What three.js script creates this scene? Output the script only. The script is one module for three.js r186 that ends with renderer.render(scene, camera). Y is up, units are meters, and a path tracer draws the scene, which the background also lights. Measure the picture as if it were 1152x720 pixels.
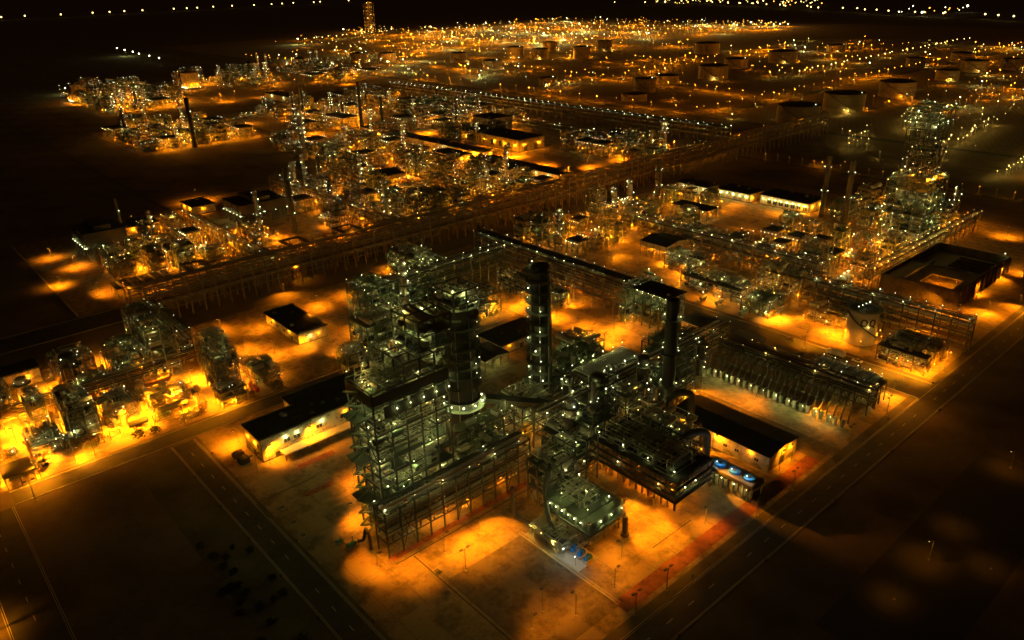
import * as THREE from 'three';
import { mergeGeometries } from 'three/addons/utils/BufferGeometryUtils.js';
import { FontLoader } from 'three/addons/loaders/FontLoader.js';
import { TextGeometry } from 'three/addons/geometries/TextGeometry.js';

// ---------------------------------------------------------------- camera, sky, exposure
// Ground axes: x runs along the main road, d (= -z) runs away from it into the plant. Metres.
const scene = new THREE.Scene();
const camera = new THREE.PerspectiveCamera(45.46, 1024 / 640, 1, 90000);
camera.position.set(0, 200, 0);
camera.up.set(0.28758, 0.91307, -0.28913);
camera.lookAt(0.59836 * 100, 200 - 0.40700 * 100, -0.69016 * 100);
camera.updateMatrixWorld();

const renderer = new THREE.WebGLRenderer({ antialias: true });
renderer.toneMapping = THREE.LinearToneMapping;
renderer.toneMappingExposure = 1;
renderer.shadowMap.enabled = true;

{ // night sky: a faint brown town glow, a little stronger towards the horizon
  const W = 64, H = 32, data = new Float32Array(W * H * 4);
  for (let r = 0; r < H; r++) for (let c = 0; c < W; c++) {
    const y = Math.sin(((r + 0.5) / H - 0.5) * Math.PI), k = 0.0165 * (1 + 0.6 * Math.exp(-Math.abs(y) * 5));
    data.set([k * 1.0, k * 0.40, k * 0.075, 1], (r * W + c) * 4);
  }
  const sky = new THREE.DataTexture(data, W, H, THREE.RGBAFormat, THREE.FloatType);
  sky.mapping = THREE.EquirectangularReflectionMapping;
  sky.magFilter = THREE.LinearFilter; sky.needsUpdate = true;
  scene.background = sky; scene.environment = sky;
}

// ---------------------------------------------------------------- helpers
function rng(seed) { let s = seed | 0; return () => { s = (s + 0x6d2b79f5) | 0; let t = Math.imul(s ^ (s >>> 15), 1 | s); t = (t + Math.imul(t ^ (t >>> 7), 61 | t)) ^ t; return ((t ^ (t >>> 14)) >>> 0) / 4294967296; }; }
let R = rng(7);
const rr = (a, b) => a + (b - a) * R(), pick = (a) => a[Math.floor(R() * a.length)], chance = (p) => R() < p;
const V = (x, y, d) => new THREE.Vector3(x, y, -d);
const UPV = new THREE.Vector3(0, 1, 0);

// tileable value noise
function noiseTexture(size, seed, octaves, lo, hi, tint = [1, 1, 1], srgb = true) {
  const r = rng(seed), acc = new Float32Array(size * size); let amp = 1, sum = 0;
  for (const n of octaves) {
    const g = new Float32Array(n * n).map(() => r());
    for (let y = 0; y < size; y++) for (let x = 0; x < size; x++) {
      const u = (x / size) * n, v = (y / size) * n, i = Math.floor(u), j = Math.floor(v); let fu = u - i, fv = v - j; fu = fu * fu * (3 - 2 * fu); fv = fv * fv * (3 - 2 * fv);
      const a = g[(j % n) * n + (i % n)], b = g[(j % n) * n + ((i + 1) % n)], c = g[((j + 1) % n) * n + (i % n)], d = g[((j + 1) % n) * n + ((i + 1) % n)];
      acc[y * size + x] += amp * (a + (b - a) * fu + (c - a) * fv + (a - b - c + d) * fu * fv);
    }
    sum += amp; amp *= 0.62;
  }
  const out = new Uint8Array(size * size * 4), s = (v) => 255 * (v <= 0.0031308 ? v * 12.92 : 1.055 * Math.pow(v, 1 / 2.4) - 0.055);
  for (let i = 0; i < acc.length; i++) {
    const t = THREE.MathUtils.clamp((acc[i] / sum - 0.25) / 0.5, 0, 1), v = lo + (hi - lo) * t;
    for (let c = 0; c < 3; c++) out[i * 4 + c] = srgb ? s(Math.min(1, v * tint[c])) : 255 * v;
    out[i * 4 + 3] = 255;
  }
  const t = new THREE.DataTexture(out, size, size); t.wrapS = t.wrapT = THREE.RepeatWrapping; t.magFilter = THREE.LinearFilter;
  if (srgb) t.colorSpace = THREE.SRGBColorSpace; t.needsUpdate = true; return t;
}
const mat = (r, g, b, rough = 0.75, metal = 0, extra = {}) => { const m = new THREE.MeshStandardMaterial({ roughness: rough, metalness: metal, ...extra }); m.color.setRGB(r, g, b); return m; };
const glow = (r, g, b, k) => { const m = new THREE.MeshStandardMaterial({ color: 0x222222, roughness: 0.5 }); m.emissive.setRGB(r, g, b); m.emissiveIntensity = k; return m; };
const rep = (t, m) => { const c = t.clone(); c.repeat.set(1 / m, 1 / m); return c; };
const nConcrete = noiseTexture(512, 11, [7, 19, 47, 120, 230], 0.4, 1.25), nSand = noiseTexture(512, 12, [3, 7, 19, 53, 140], 0.5, 1.2), nAsphalt = noiseTexture(512, 13, [5, 12, 40, 110], 0.6, 1.25), nSteel = noiseTexture(256, 14, [3, 8, 24, 70], 0.65, 1.15);
const textured = (r, g, b, rough, tex, metres, metal = 0) => mat(r, g, b, rough, metal, { map: rep(tex, metres) });
const M = {
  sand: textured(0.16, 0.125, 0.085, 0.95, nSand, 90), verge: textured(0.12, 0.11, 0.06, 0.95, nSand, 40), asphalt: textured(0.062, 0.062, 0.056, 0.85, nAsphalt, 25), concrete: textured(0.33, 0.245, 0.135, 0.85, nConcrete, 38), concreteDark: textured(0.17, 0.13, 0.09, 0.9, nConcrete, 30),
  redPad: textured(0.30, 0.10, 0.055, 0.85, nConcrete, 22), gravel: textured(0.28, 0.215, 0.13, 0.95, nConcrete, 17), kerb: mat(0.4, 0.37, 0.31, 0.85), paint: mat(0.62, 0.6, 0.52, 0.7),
  steel: mat(0.16, 0.16, 0.12, 0.6, 0.1), steelDark: mat(0.075, 0.075, 0.065, 0.65, 0.1), steelBrown: mat(0.20, 0.135, 0.085, 0.7, 0.1), steelGreen: mat(0.14, 0.18, 0.12, 0.6, 0.1), deck: mat(0.1, 0.115, 0.085, 0.75, 0.2), deckDark: mat(0.05, 0.052, 0.047, 0.8, 0.1),
  pipe: mat(0.40, 0.38, 0.30, 0.42, 0.55), pipeDark: mat(0.07, 0.068, 0.06, 0.6, 0.2), pipeRust: mat(0.26, 0.13, 0.07, 0.7, 0.2), vessel: textured(0.4, 0.4, 0.35, 0.5, nSteel, 1, 0.35), vesselDark: textured(0.05, 0.048, 0.042, 0.6, nSteel, 1, 0.15),
  wall: textured(0.5, 0.44, 0.34, 0.85, nConcrete, 14), wallPale: textured(0.58, 0.56, 0.46, 0.85, nConcrete, 14), roof: textured(0.035, 0.034, 0.032, 0.8, nAsphalt, 12), roofRib: mat(0.045, 0.043, 0.04, 0.7), roofPale: mat(0.28, 0.28, 0.25, 0.7), tankPaint: textured(0.5, 0.45, 0.36, 0.7, nSteel, 1), tankDim: textured(0.27, 0.215, 0.145, 0.75, nSteel, 1), tankRoof: textured(0.06, 0.055, 0.048, 0.7, nSteel, 1),
  blue: mat(0.02, 0.19, 0.6, 0.45, 0.1), teal: mat(0.05, 0.28, 0.3, 0.5, 0.1), red: mat(0.42, 0.06, 0.03, 0.6), white: mat(0.7, 0.68, 0.62, 0.6), glass: mat(0.03, 0.035, 0.04, 0.15, 0), tyre: mat(0.02, 0.02, 0.02, 0.9), letter: mat(0.02, 0.02, 0.02, 0.6), leaf: mat(0.05, 0.07, 0.025, 0.9), wood: mat(0.12, 0.085, 0.05, 0.9),
};
const SOD = [1, 0.29, 0.004], COOL = [0.95, 1, 0.3], PALE = [1, 0.66, 0.11];
const G = { // lamp glasses, by light colour and by how large the fitting is
  cool: [2.4, 5, 10].map((k) => glow(0.96, 1, 0.56, k)), pale: [2, 4, 8].map((k) => glow(1, 0.72, 0.2, k)), sod: [1.5, 3, 6].map((k) => glow(1, 0.38, 0.03, k)), white: [3, 5, 8].map((k) => glow(0.95, 1, 0.85, k)), panel: glow(1, 0.42, 0.045, 7),
};
const colorOf = { white: [0.95, 1, 0.85], cool: COOL, pale: PALE, sod: SOD };

const uBox = new THREE.BoxGeometry(1, 1, 1), uCyl = new THREE.CylinderGeometry(1, 1, 1, 12), uCyl8 = new THREE.CylinderGeometry(1, 1, 1, 8), uCyl28 = new THREE.CylinderGeometry(1, 1, 1, 28), uBulb = new THREE.IcosahedronGeometry(0.5, 0);
const uDrum = (() => { const p = []; for (let i = 0; i <= 4; i++) { const a = (i / 4) * Math.PI / 2; p.push(new THREE.Vector2(Math.max(0.001, Math.sin(a)), -0.5 - 0.09 * 1 + 0.09 * (1 - Math.cos(a)))); } for (let i = 4; i >= 0; i--) { const a = (i / 4) * Math.PI / 2; p.push(new THREE.Vector2(Math.max(0.001, Math.sin(a)), 0.5 + 0.09 - 0.09 * (1 - Math.cos(a)))); } return new THREE.LatheGeometry(p, 14); })();

const taken = new Map();
function numbered(name) { const n = taken.get(name) ?? 0; taken.set(name, n + 1); return n ? `${name}_${String(n).padStart(3, '0')}` : name; }

class Thing { // one top-level object; every argument of its methods is in ground axes (x, y, d)
  constructor(name, label, category, x, d, group, y = 0) {
    this.o = new THREE.Group(); this.o.name = numbered(name); this.o.position.set(x, y, -d); this.x = x; this.y = y; this.d = d;
    this.o.userData = { label, category, kind: 'thing' }; if (group) this.o.userData.group = group; scene.add(this.o);
  }
  add(name, geo, m, parent) { const k = new THREE.Mesh(geo, m); k.name = name; (parent ?? this.o).add(k); return k; }
  local(x, y, d, parent) { const v = new THREE.Vector3(x - this.x, y - this.y, -(d - this.d)); return parent ? v.sub(parent.userData.at ?? parent.position) : v; }
  under(parent, kid) { parent.updateWorldMatrix(true, false); kid.updateWorldMatrix(true, false); parent.attach(kid); return kid; }
  box(name, x0, x1, y0, y1, d0, d1, m) { const k = this.add(name, uBox, m); k.scale.set(Math.abs(x1 - x0), Math.abs(y1 - y0), Math.abs(d1 - d0)); k.position.copy(this.local((x0 + x1) / 2, (y0 + y1) / 2, (d0 + d1) / 2)); return k; }
  rod(name, p, q, r, m, geo = uCyl8) { // between two points
    const k = this.add(name, geo, m), a = this.local(...p), b = this.local(...q), v = b.clone().sub(a), l = v.length();
    k.position.copy(a).add(b).multiplyScalar(0.5); k.quaternion.setFromUnitVectors(UPV, v.normalize()); k.scale.set(r, l, r); return k;
  }
  bar(name, p, q, w, m) { return this.rod(name, p, q, w, m, uBox); }
  build(name, mb, m, parent) { const g = mb.geometry(this.x, this.y, this.d); return g ? this.add(name, g, m, parent) : null; }
  stuff(name, mb, m) { const k = this.build(name, mb, m); if (k) k.userData.kind = 'stuff'; return k; }
  light(x, y, d, kind, I, soft = 6) { const l = new THREE.PointLight(0xffffff, I, 0, 2); l.color.setRGB(...colorOf[kind]); l.position.copy(this.local(x, y, d)); l.castShadow = true; l.shadow.radius = soft; l.name = 'lamp_light'; this.o.add(l); return l; }
  spot(x, y, d, tx, ty, td, kind, I, angle = 1.15, penumbra = 0.8, soft = 12) {
    const l = new THREE.SpotLight(0xffffff, I, 0, angle, penumbra, 2); l.color.setRGB(...colorOf[kind]); l.position.copy(this.local(x, y, d)); l.target.position.copy(this.local(tx, ty, td)); l.castShadow = true; l.shadow.radius = soft; l.name = 'flood_light'; this.o.add(l, l.target); return l;
  }
  lamp(x, y, d, kind = 'cool', I = 0, size = 0.5) { const k = this.add('lamp', uBulb, G[kind][I ? (R() < 0.6 ? 2 : 1) : Math.floor(R() * R() * 3)]); k.scale.setScalar(size); k.position.copy(this.local(x, y, d)); if (I) this.light(x, y - size * 0.5 - 0.12, d, kind, I); return k; }
}
class MB { // collects boxes, bars and pipes in ground axes and joins them into one geometry
  constructor() { this.p = []; this.n = []; this.i = []; this.uv = []; }
  put(geo, mtx) {
    const P = geo.attributes.position, N = geo.attributes.normal, U = geo.attributes.uv, I = geo.index, at = this.p.length / 3, v = new THREE.Vector3(), nm = new THREE.Matrix3().getNormalMatrix(mtx);
    for (let k = 0; k < P.count; k++) { v.fromBufferAttribute(P, k).applyMatrix4(mtx); this.p.push(v.x, v.y, v.z); v.fromBufferAttribute(N, k).applyMatrix3(nm).normalize(); this.n.push(v.x, v.y, v.z); this.uv.push(U.getX(k), U.getY(k)); }
    for (let k = 0; k < I.count; k++) this.i.push(at + I.getX(k));
  }
  box(x0, x1, y0, y1, d0, d1) { this.put(uBox, new THREE.Matrix4().compose(V((x0 + x1) / 2, (y0 + y1) / 2, (d0 + d1) / 2), new THREE.Quaternion(), new THREE.Vector3(Math.abs(x1 - x0), Math.abs(y1 - y0), Math.abs(d1 - d0)))); return this; }
  rod(p, q, r, geo = uCyl6) { const a = V(...p), b = V(...q), v = b.clone().sub(a), l = v.length(); if (l > 1e-4) this.put(geo, new THREE.Matrix4().compose(a.add(b).multiplyScalar(0.5), new THREE.Quaternion().setFromUnitVectors(UPV, v.normalize()), new THREE.Vector3(r, l, r))); return this; }
  bar(p, q, w) { return this.rod(p, q, w, uBox); }
  path(pts, r, geo = uCyl6) { for (let k = 0; k + 1 < pts.length; k++) this.rod(pts[k], pts[k + 1], r, geo); return this; }
  geometry(x, y, d) {
    if (!this.p.length) return null;
    const g = new THREE.BufferGeometry(), p = new Float32Array(this.p); for (let k = 0; k < p.length; k += 3) { p[k] -= x; p[k + 1] -= y; p[k + 2] += d; }
    g.setAttribute('position', new THREE.BufferAttribute(p, 3)); g.setAttribute('normal', new THREE.BufferAttribute(new Float32Array(this.n), 3)); g.setAttribute('uv', new THREE.BufferAttribute(new Float32Array(this.uv), 2)); g.setIndex(this.i); return g;
  }
}
const uCyl6 = new THREE.CylinderGeometry(1, 1, 1, 6, 1, true);

// ---------------------------------------------------------------- setting: ground, roads, pads
function sheet(name, x0, x1, d0, d1, y, m, label, category, kind = 'structure') {
  const g = new THREE.PlaneGeometry(x1 - x0, d1 - d0); g.rotateX(-Math.PI / 2); const u = g.attributes.uv, p = g.attributes.position;
  for (let k = 0; k < u.count; k++) u.setXY(k, p.getX(k) + (x0 + x1) / 2, p.getZ(k) - (d0 + d1) / 2);
  const k = new THREE.Mesh(g, m); k.name = numbered(name); k.position.set((x0 + x1) / 2, y, -(d0 + d1) / 2); k.userData = { kind, label, category }; scene.add(k); return k;
}
sheet('ground', -40000, 40000, -40000, 40000, 0, M.sand, 'dark bare desert ground reaching to the town', 'ground');
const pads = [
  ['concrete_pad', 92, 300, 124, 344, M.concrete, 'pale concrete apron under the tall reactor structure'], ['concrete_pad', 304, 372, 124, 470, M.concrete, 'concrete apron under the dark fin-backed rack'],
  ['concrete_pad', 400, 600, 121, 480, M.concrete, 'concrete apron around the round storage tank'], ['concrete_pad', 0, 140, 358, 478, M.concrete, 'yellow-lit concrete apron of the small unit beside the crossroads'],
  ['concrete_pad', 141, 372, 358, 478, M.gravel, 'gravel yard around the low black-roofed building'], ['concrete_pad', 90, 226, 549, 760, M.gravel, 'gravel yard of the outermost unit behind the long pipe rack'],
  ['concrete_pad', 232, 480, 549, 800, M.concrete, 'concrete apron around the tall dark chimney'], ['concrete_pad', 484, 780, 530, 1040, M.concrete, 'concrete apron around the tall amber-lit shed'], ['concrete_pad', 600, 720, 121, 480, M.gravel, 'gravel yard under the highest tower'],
  ['added_tank_pad', 1017, 3200, 250, 698, M.gravel, 'gravel sheet added to catch lamp glow under the row of big dark tanks'], ['added_tank_pad', 1017, 3200, 717, 3200, M.gravel, 'gravel sheet added to catch lamp glow under the far tank farm'],  // paler sheets added over the sand so lamp glow shows more
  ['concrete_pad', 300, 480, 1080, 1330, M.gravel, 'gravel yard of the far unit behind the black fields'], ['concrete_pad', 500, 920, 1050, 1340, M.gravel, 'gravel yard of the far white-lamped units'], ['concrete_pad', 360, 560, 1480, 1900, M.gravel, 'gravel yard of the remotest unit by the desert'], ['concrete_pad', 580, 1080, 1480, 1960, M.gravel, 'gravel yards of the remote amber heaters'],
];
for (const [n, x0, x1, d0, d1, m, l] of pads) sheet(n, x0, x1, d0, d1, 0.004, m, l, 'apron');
sheet('dark_paving', 122, 158, 130, 181, 0.010, M.concreteDark, 'brown paved square with weaker light painted in as darkness, at the apron corner', 'paving');  // paved square; its dark tone also stands in for weaker light here
sheet('red_paving', 158, 300, 126, 132.5, 0.010, M.redPad, 'long red paved strip beside the main road', 'paving');
sheet('red_paving', 113, 186, 203, 206, 0.010, M.redPad, 'red paved strip at the foot of the front pipe rack', 'paving');
sheet('red_paving', 108, 122, 262, 265, 0.010, M.redPad, 'small red paved panel beside the long black-roofed building', 'paving');
sheet('red_paving', 116, 134, 283, 286.5, 0.010, M.redPad, 'red paved bay in front of the long black-roofed building', 'paving');
sheet('dark_paving', 243, 263, 126, 176, 0.010, M.concreteDark, 'brown paved lane beside the long low warehouse', 'paving');
sheet('dark_paving', 289, 303, 126, 330, 0.012, M.concreteDark, 'brown service lane behind the long low warehouse', 'paving');
sheet('dark_paving', 200, 292, 340, 344, 0.012, M.concreteDark, 'brown service lane in front of the two yard huts', 'paving');

const roadKerbs = (t, along, a0, a1, c0, c1, gaps = []) => { // raised kerbs on both sides, cut where side roads join
  for (const c of [c0 - 0.3, c1]) { let cuts = gaps.filter((g) => g[2] === undefined || (g[2] < 0) === (c === c0 - 0.3)).sort((p, q) => p[0] - q[0]), s = a0; for (const g of [...cuts, [a1, a1]]) { if (g[0] > s + 1) along === 'x' ? t.box('kerb', s, g[0], 0, 0.14, c, c + 0.3, M.kerb) : t.box('kerb', c, c + 0.3, 0, 0.14, s, g[0], M.kerb); s = Math.max(s, g[1]); } }
};
function road(name, along, a0, a1, c0, c1, label, { dash = true, gaps = [], y = 0.016, kerbs = true, edge = true } = {}) {
  const t = new Thing(name, label, 'road', along === 'x' ? (a0 + a1) / 2 : (c0 + c1) / 2, along === 'x' ? (c0 + c1) / 2 : (a0 + a1) / 2); t.o.userData.kind = 'structure';
  const [x0, x1, d0, d1] = along === 'x' ? [a0, a1, c0, c1] : [c0, c1, a0, a1], g = new THREE.PlaneGeometry(x1 - x0, d1 - d0); g.rotateX(-Math.PI / 2); const u = g.attributes.uv, p = g.attributes.position;
  for (let k = 0; k < u.count; k++) u.setXY(k, p.getX(k) + 13, p.getZ(k) + 7);
  t.add('carriageway', g, M.asphalt).position.y = y;
  const mk = new MB(), c = (c0 + c1) / 2, stripe = (s, e, k, w) => along === 'x' ? mk.box(s, e, y + 0.002, y + 0.006, k - w, k + w) : mk.box(k - w, k + w, y + 0.002, y + 0.006, s, e);
  if (dash) for (let s = a0 + 4; s < Math.min(a1, a0 + 900) - 6; s += 12) if (R() < 0.93) stripe(s, s + 3.2, c, 0.12);
  if (edge) for (const k of [c0 + 0.5, c1 - 0.5]) for (let s = a0; s < Math.min(a1, a0 + 900); s += 40) stripe(s, Math.min(a1, s + 39.6), k, 0.08);
  t.build('lane_marking', mk, M.paint); if (kerbs) roadKerbs(t, along, a0, a1, c0, c1, gaps); return t;
}
road('road', 'x', -200, 1600, 108, 119.5, 'dark main road in front of the plant with dashed centre line', { gaps: [[76, 94, 1], [376, 402, 1]] });
road('road', 'd', 119.5, 342, 79, 90, 'side road with dashes past the tall reactor structure', { gaps: [[260, 272, 1]] });
road('road', 'x', 14, 300, 344, 356, 'cross road between the yellow-lit unit and the dark field', { gaps: [[76, 94, -1]], dash: false });
road('road', 'd', -100, 343, -3, 13, 'wide avenue with dashes in the near corner', { gaps: [] });
road('road', 'd', 119.5, 480, 376, 396, 'service road with parked vehicles beside the round tank', { dash: false });
road('road', 'x', -600, 372, 520, 546, 'unlit road at the foot of the long pipe rack', { dash: false, edge: false, y: 0.018 });
road('road', 'd', 546, 1900, 226, 231, 'track along the edge of the black fields', { dash: false, kerbs: false, edge: false });
road('road', 'd', -400, 2600, 1000, 1016, 'far road between process units and tank farm', { dash: false, kerbs: false, y: 0.02 });
road('road', 'x', 1016, 3200, 700, 716, 'far lamp-lined road through the tank farm', { dash: false, kerbs: false, y: 0.02 });
road('road', 'd', -200, 540, 800, 810, 'far road glowing dull red behind the plant', { dash: false, kerbs: false, y: 0.02 });
sheet('road_verge', -200, 1600, 119.8, 123.8, 0.012, M.verge, 'grassy verge between the main road and the apron', 'verge');
sheet('road_verge', 60, 78.6, 124, 340, 0.012, M.verge, 'verge beside the dark empty field', 'verge');
sheet('road_verge', 90.4, 91.9, 124, 340, 0.014, M.verge, 'narrow verge beside the concrete apron', 'verge');

// ---------------------------------------------------------------- builders
Thing.prototype.boxUV = function (name, x0, x1, y0, y1, d0, d1, m) { // a box whose texture keeps its size in metres
  const w = x1 - x0, h = y1 - y0, l = d1 - d0, g = new THREE.BoxGeometry(w, h, l), u = g.attributes.uv, p = g.attributes.position, n = g.attributes.normal;
  for (let k = 0; k < u.count; k++) { const a = Math.abs(n.getX(k)) > 0.5 ? p.getZ(k) : p.getX(k), b = Math.abs(n.getY(k)) > 0.5 ? p.getZ(k) : p.getY(k); u.setXY(k, a + x0 * 0.37, b + d0 * 0.21); }
  const k = this.add(name, g, m); k.position.copy(this.local((x0 + x1) / 2, (y0 + y1) / 2, (d0 + d1) / 2)); return k;
};
function handrail(mb, x0, x1, y, d0, d1, step = 3) {
  const s = 0.035;
  for (const h of [0.55, 1.1]) { mb.box(x0, x1, y + h - s, y + h + s, d0 - s, d0 + s); mb.box(x0, x1, y + h - s, y + h + s, d1 - s, d1 + s); mb.box(x0 - s, x0 + s, y + h - s, y + h + s, d0 + s, d1 - s); mb.box(x1 - s, x1 + s, y + h - s, y + h + s, d0 + s, d1 - s); }
  for (let x = x0; x <= x1 + 0.01; x += step) for (const d of [d0, d1]) mb.box(x - s, x + s, y, y + 1.1, d - s - 0.01, d + s + 0.01);
}
function pipeRuns(mb, n, x0, x1, y0, y1, d0, d1, rMax = 0.28) { // a maze of small orthogonal process lines
  for (let k = 0; k < n; k++) {
    let x = rr(x0, x1), y = rr(y0, y1), d = rr(d0, d1); const r = rr(0.07, rMax), pts = [[x, y, d]];
    for (let s = 0; s < 3 + Math.floor(R() * 3); s++) { const a = R(); if (a < 0.34) x = rr(x0, x1); else if (a < 0.62) d = rr(d0, d1); else y = THREE.MathUtils.clamp(y + rr(-7, 7), y0, y1); pts.push([x, y, d]); }
    mb.path(pts, r);
  }
}
const range = (a, b, n) => Array.from({ length: n + 1 }, (_, k) => a + ((b - a) * k) / n);

// a tier of open steelwork added to a thing: posts, beams, braces and decks as pieces of their own (near) or joined (far)
function tier(t, o) {
  const { x0, x1, d0, d1, y0 = 0, levels, bay = 6.5, post = 0.55, far = false, boost = o.far ? 1.4 : 2.5, mats = {}, deckShare = 0.5, braceShare = 0.5, rails = true, lampStep = 1, lampKind = 'cool', lampI = 10, lampShare = 0.6, lightShare = 0.3, lampSize = 0.5, equip = 0.6, pipes = 30, openTop = false, amber = o.far ? 1 : 3, amberI = o.far ? 260 : 110 } = o;
  const ms = mats.steel ?? M.steel, md = mats.deck ?? M.deck, nx = Math.max(1, Math.round((x1 - x0) / bay)), nd = Math.max(1, Math.round((d1 - d0) / bay)), xs = range(x0, x1, nx), ds = range(d0, d1, nd), top = levels[levels.length - 1];
  const st = new MB(), dk = new MB(), rl = new MB(), pp = new MB(), bm = post * 0.36, dkb = [];
  const P = (x, d) => far ? st.box(x - post / 2, x + post / 2, y0, top, d - post / 2, d + post / 2) : t.box('post', x - post / 2, x + post / 2, y0, top, d - post / 2, d + post / 2, ms);
  for (const x of xs) for (const d of ds) if (x === x0 || x === x1 || d === d0 || d === d1 || (nx < 5 && nd < 5)) P(x, d);
  let prev = y0;
  for (const [li, y] of levels.entries()) {
    for (const d of ds) far ? st.box(x0, x1, y - 0.5, y - 0.02, d - bm, d + bm) : t.box('beam', x0, x1, y - 0.5, y - 0.02, d - bm, d + bm, ms);
    for (const x of xs) far ? st.box(x - bm, x + bm, y - 0.55, y - 0.06, d0, d1) : t.box('beam', x - bm, x + bm, y - 0.55, y - 0.06, d0, d1, ms);
    const isTop = li === levels.length - 1;
    if (!(openTop && isTop)) for (let i = 0; i < nx; i++) { // decking, bay strip by bay strip
      if (R() > (isTop ? deckShare * 0.6 : deckShare)) continue; const a = nd > 1 && chance(0.4) ? Math.floor(R() * nd) : 0, b = a ? nd : nd - (nd > 1 && chance(0.25) ? 1 : 0);
      far ? dkb.push([xs[i] + 0.01, xs[i + 1] - 0.01, y, y + 0.1, ds[a], ds[b]]) : t.box('deck', xs[i] + 0.02, xs[i + 1] - 0.02, y, y + 0.1, ds[a], ds[b], md);
    }
    if (rails && !(openTop && isTop)) handrail(rl, x0, x1, y + 0.1, d0, d1, far ? 6 : 3);
    for (let i = 0; i < nx; i++) for (const d of [d0, d1]) if (R() < braceShare) { const u = chance(0.5); far ? st.bar([xs[i], u ? prev : y - 0.3, d], [xs[i + 1], u ? y - 0.3 : prev, d], 0.24) : t.bar('brace', [xs[i], u ? prev : y - 0.3, d], [xs[i + 1], u ? y - 0.3 : prev, d], 0.24, ms); }
    for (let i = 0; i < nd; i++) for (const x of [x0, x1]) if (R() < braceShare) { const u = chance(0.5); far ? st.bar([x, u ? prev : y - 0.3, ds[i]], [x, u ? y - 0.3 : prev, ds[i + 1]], 0.24) : t.bar('brace', [x, u ? prev : y - 0.3, ds[i]], [x, u ? y - 0.3 : prev, ds[i + 1]], 0.24, ms); }
    // machinery standing on the deck below
    const clear = y - prev - 1;
    if (clear > 1.6) for (let i = 0; i < nx; i++) for (let j = 0; j < nd; j++) if (R() < equip) {
      const cx = (xs[i] + xs[i + 1]) / 2, cd = (ds[j] + ds[j + 1]) / 2, wx = (xs[i + 1] - xs[i]) * 0.4, wd = (ds[j + 1] - ds[j]) * 0.4, mm = pick([M.vessel, M.pipe, M.vessel, M.steelGreen, M.vesselDark]), a = R(), r = Math.min(clear * 0.34, wx * 0.55, wd * 0.55, 1.5);
      if (a < 0.35) t.rod('exchanger', [cx - wx, prev + r + 0.5, cd], [cx + wx, prev + r + 0.5, cd], r, mm, uDrum);
      else if (a < 0.6) t.rod('exchanger', [cx, prev + r + 0.5, cd - wd], [cx, prev + r + 0.5, cd + wd], r, mm, uDrum);
      else if (a < 0.8) t.rod('drum', [cx, prev + 0.2, cd], [cx, prev + 0.2 + clear * 0.85, cd], r, mm, uDrum);
      else t.box('machine_housing', cx - wx * 0.6, cx + wx * 0.6, prev + 0.12, prev + 0.12 + Math.min(2.4, clear * 0.7), cd - wd * 0.6, cd + wd * 0.6, mm);
    }
    prev = y;
  }
  if (!openTop && equip > 0) { // plant standing on the top deck
    const cap = far ? 3 : 8; let made = 0; const big = (far ? 0.5 : 0.7);
    for (let i = 0; i < nx && made < cap; i++) for (let j = 0; j < nd && made < cap; j++) if (R() < big) {
      made++; const cx = (xs[i] + xs[i + 1]) / 2, cd = (ds[j] + ds[j + 1]) / 2, wx = (xs[i + 1] - xs[i]) * 0.42, wd = (ds[j + 1] - ds[j]) * 0.42, mm = pick([M.vessel, M.pipe, M.steelGreen, M.tankPaint, M.vessel]), a = R(), r = Math.min(wx, wd) * rr(0.35, 0.6);
      if (a < 0.4) t.rod('exchanger', [cx - wx, top + r + 0.4, cd], [cx + wx, top + r + 0.4, cd], r, mm, uDrum); else if (a < 0.7) t.rod('exchanger', [cx, top + r + 0.4, cd - wd], [cx, top + r + 0.4, cd + wd], r, mm, uDrum); else t.rod('drum', [cx, top + 0.3, cd], [cx, top + rr(2.5, 5), cd], r * 0.8, mm, uDrum);
    }
    pipeRuns(pp, Math.round(pipes * 0.22), x0 + 0.5, x1 - 0.5, top + 0.3, top + (far ? 3 : 3.6), d0 + 0.5, d1 - 0.5);
  }
  const lamps = [];
  for (const [li, y] of levels.entries()) {
    const spots = []; for (let i = 0; i <= nx; i += lampStep) spots.push([xs[i], d0], [xs[i], d1]); for (let j = 1; j < nd; j += lampStep) spots.push([x0, ds[j]], [x1, ds[j]]); const inner = []; if (!far || chance(0)) for (let i = 0; i < nx; i++) for (let j = 0; j < nd; j++) if (R() < 0.42 * lampShare / 0.55) inner.push([(xs[i] + xs[i + 1]) / 2 + rr(-1.5, 1.5), (ds[j] + ds[j + 1]) / 2 + rr(-1.5, 1.5)]); else if (nx > 1 && nd > 1 && chance(0.1)) spots.push([(x0 + x1) / 2, (d0 + d1) / 2]);
    for (const [x, d] of inner) if (!(openTop && li === levels.length - 1 && false)) lamps.push([x, y - 0.95, d, true]);
    const isTop = li === levels.length - 1;
    for (const [x, d] of spots) if (R() < (far ? lampShare : lampShare * 0.75)) { const up = isTop && !openTop && chance(0.7), ly = up ? y + 2.4 : y - 1, ox = x + Math.sign((x0 + x1) / 2 - x) * 0.5, od = d + Math.sign((d0 + d1) / 2 - d) * 0.5; if (up) st.box(ox + lampSize * 0.6, ox + lampSize * 0.6 + 0.12, y, ly + 0.1, od - 0.06, od + 0.06); lamps.push([ox, ly, od]); }
  }
  for (const [x, y, d, inside] of lamps) { const lit = R() < (inside ? 0.85 : far ? lightShare : lightShare * 0.35); t.lamp(x, y, d, chance(0.22) ? 'pale' : lampKind, lit ? lampI * boost * rr(0.6, 1.6) : 0, lampSize * rr(0.55, 1.25) * (far ? 1 : 0.78)); }
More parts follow.
